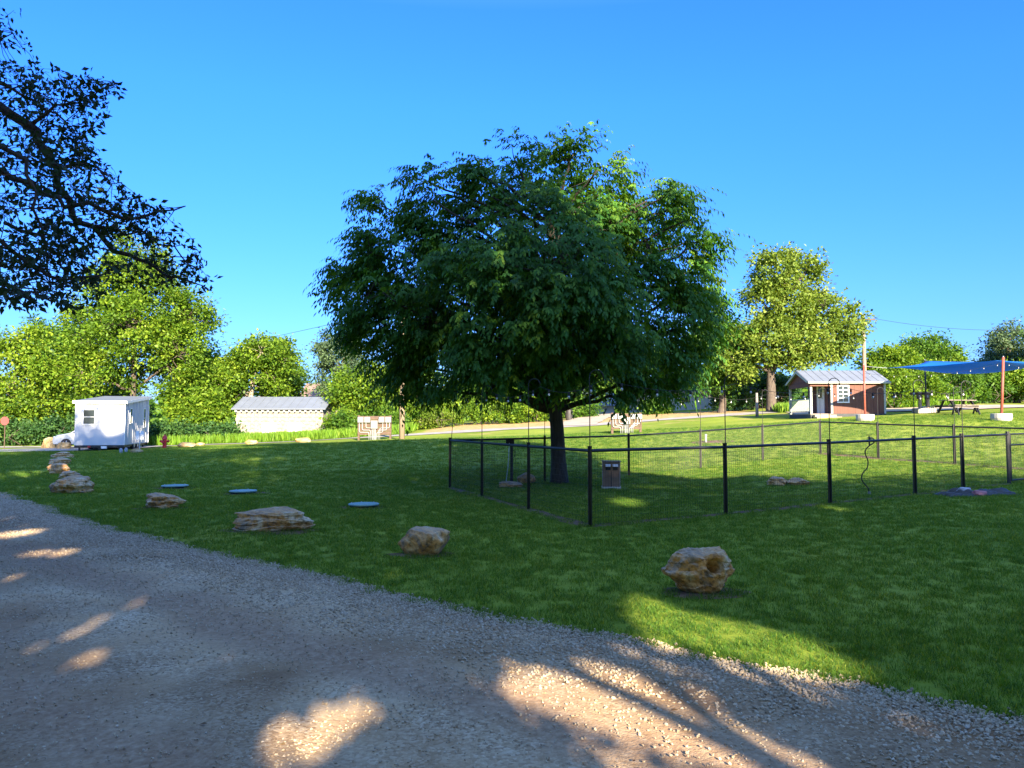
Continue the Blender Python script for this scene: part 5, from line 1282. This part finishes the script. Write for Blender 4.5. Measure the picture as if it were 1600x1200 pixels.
def lawn_points(y0, y1, dens, soil_keep=.25):
    ar = (y1-y0)*(y1*.74*2+1.6); n_ = int(ar*dens); x = rng.uniform(-y1*.74-.8, y1*.74+.8, n_); y = rng.uniform(y0, y1, n_)
    k = FRU(x, y); x, y = x[k], y[k]
    if y0 < 22:
        s = drive_side(np.stack([x, y], 1)); jit = np.array([edge_jit(Vector((a, b_))) for a, b_ in zip(x, y)])
        keep = s > jit+rng.exponential(.035, len(x))-.03
        # stray tufts in the loose edge
        keep |= (s > jit-.35) & (rng.random(len(x)) < .012)
        x, y = x[keep], y[keep]
    keep = np.ones(len(x), bool)
    for (sx, sy, rx, ry, rz) in soil_spots:
        dx, dy = x-sx, y-sy; u = dx*math.cos(rz)+dy*math.sin(rz); v = -dx*math.sin(rz)+dy*math.cos(rz)
        keep &= ((u/rx)**2+(v/ry)**2 > rng.uniform(.5, 1.2, len(x))) | (rng.random(len(x)) < soil_keep)
    return x[keep], y[keep]
protos = [tuft(1, 26, .05, .075, .0042), tuft(2, 26, .06, .075, .004)]
bands = [(3.2, 6.5, 210, 1.0), (6.5, 10, 150, 1.05), (10, 16, 130, 1.12), (16, 24, 62, 1.35), (24, 42, 22, 1.75)]
for pi_, pr in enumerate(protos):
    xs_, ys_, ss = [], [], []
    for (a, b_, dn, s) in bands:
        x, y = lawn_points(a, b_, dn/2); xs_.append(x); ys_.append(y); ss.append(np.full(len(x), s))
    x = np.concatenate(xs_); y = np.concatenate(ys_); s = np.concatenate(ss)*rng.uniform(.7, 1.2, len(x))
    o = scatter_group('grass', pr, np.stack([x, y, H(x, y)], 1), np.stack([rng.normal(0, .12, len(x)), rng.normal(0, .12, len(x)), rng.uniform(0, 6.28, len(x))], 1), s, rng.random(len(x)), M['grass_blade'])
    tag(o, 'short mown green grass covering the lawn', 'grass', kind='stuff')
n_ = 260; x = rng.uniform(-5, 4, n_); y = rng.uniform(2, 11, n_); sd = drive_side(np.stack([x, y], 1)); k = sd < -.1; x, y = x[k], y[k]; n_ = len(x)
P = np.stack([x, y, H(x, y)+.03+rng.random(n_)*.01], 1); D = rng.normal(size=(n_, 3)); D[:, 2] *= .15; U = rng.normal(size=(n_, 3))*.3+np.array([0, 0, 1]); sz_ = rng.uniform(.015, .045, n_)
M['dry_leaf'] = leafmat('dry_leaf', (.1,.05,.02), (.2,.12,.05), (.3,.22,.1), .2)
o = link('fallen_leaves', leaf_mesh('fallen_leaves', leaf_arrays(P, D, U, sz_, sz_*.5), rng.random(n_)), M['dry_leaf']); tag(o, 'small dry fallen leaves scattered over the gravel drive', 'leaves', kind='stuff')
# loose stones on the drive
def pebble(seed):
    bm = bmesh.new(); bmesh.ops.create_icosphere(bm, subdivisions=1, radius=1); r_ = random.Random(seed)
    for v in bm.verts: v.co *= r_.uniform(.7, 1.15); v.co.z *= .62; v.co.x *= 1.2
    me = bpy.data.meshes.new('pebble'); bm.to_mesh(me); bm.free(); me.materials.append(M['pebble']); return bpy.data.objects.new('pebble', me)
for k in range(2):
    n_ = 120000; i = rng.integers(0, len(E), n_); t = np.where(rng.random(n_) < .5, rng.exponential(.34, n_)-.12, rng.uniform(0, 5.5, n_))
    bx_ = EA[i]+rng.normal(size=(n_, 2))*.05; jit = np.array([edge_jit(Vector(E[q])) for q in i]); P = bx_+ENA[i]*(jit-t)[:, None]
    q = (P[:, 1] > 1.6) & FRU(P[:, 0], P[:, 1]) & (P[:, 1] < 19); P = P[q]; t = t[q]
    size = np.where(t < .9+.3*rng.random(len(P)), rng.uniform(.005, .012, len(P)), rng.uniform(.0025, .0075, len(P)))*(1+.03*P[:, 1])
    zz = H(P[:, 0], P[:, 1])+.009+.028*np.clip(t/.25, 0, 1)*np.exp(-np.clip(t, 0, 9)/1.2)+.012*np.clip(t, 0, 1)+size*.2
    o = scatter_group('gravel_stones', pebble(k+5), np.stack([P[:, 0], P[:, 1], zz], 1), rng.uniform(-.5, 6.2, (len(P), 3))*np.array([.15, .15, 1]), size, np.clip(rng.normal(.55, .25, len(P)), 0, 1), M['pebble'])
    tag(o, 'loose pale gravel stones strewn over the drive and along its edge', 'gravel', kind='stuff')
print('tris', sum(len(o.data.loop_triangles) or len(o.data.polygons)*2 for o in COL.objects if o.type == 'MESH'))
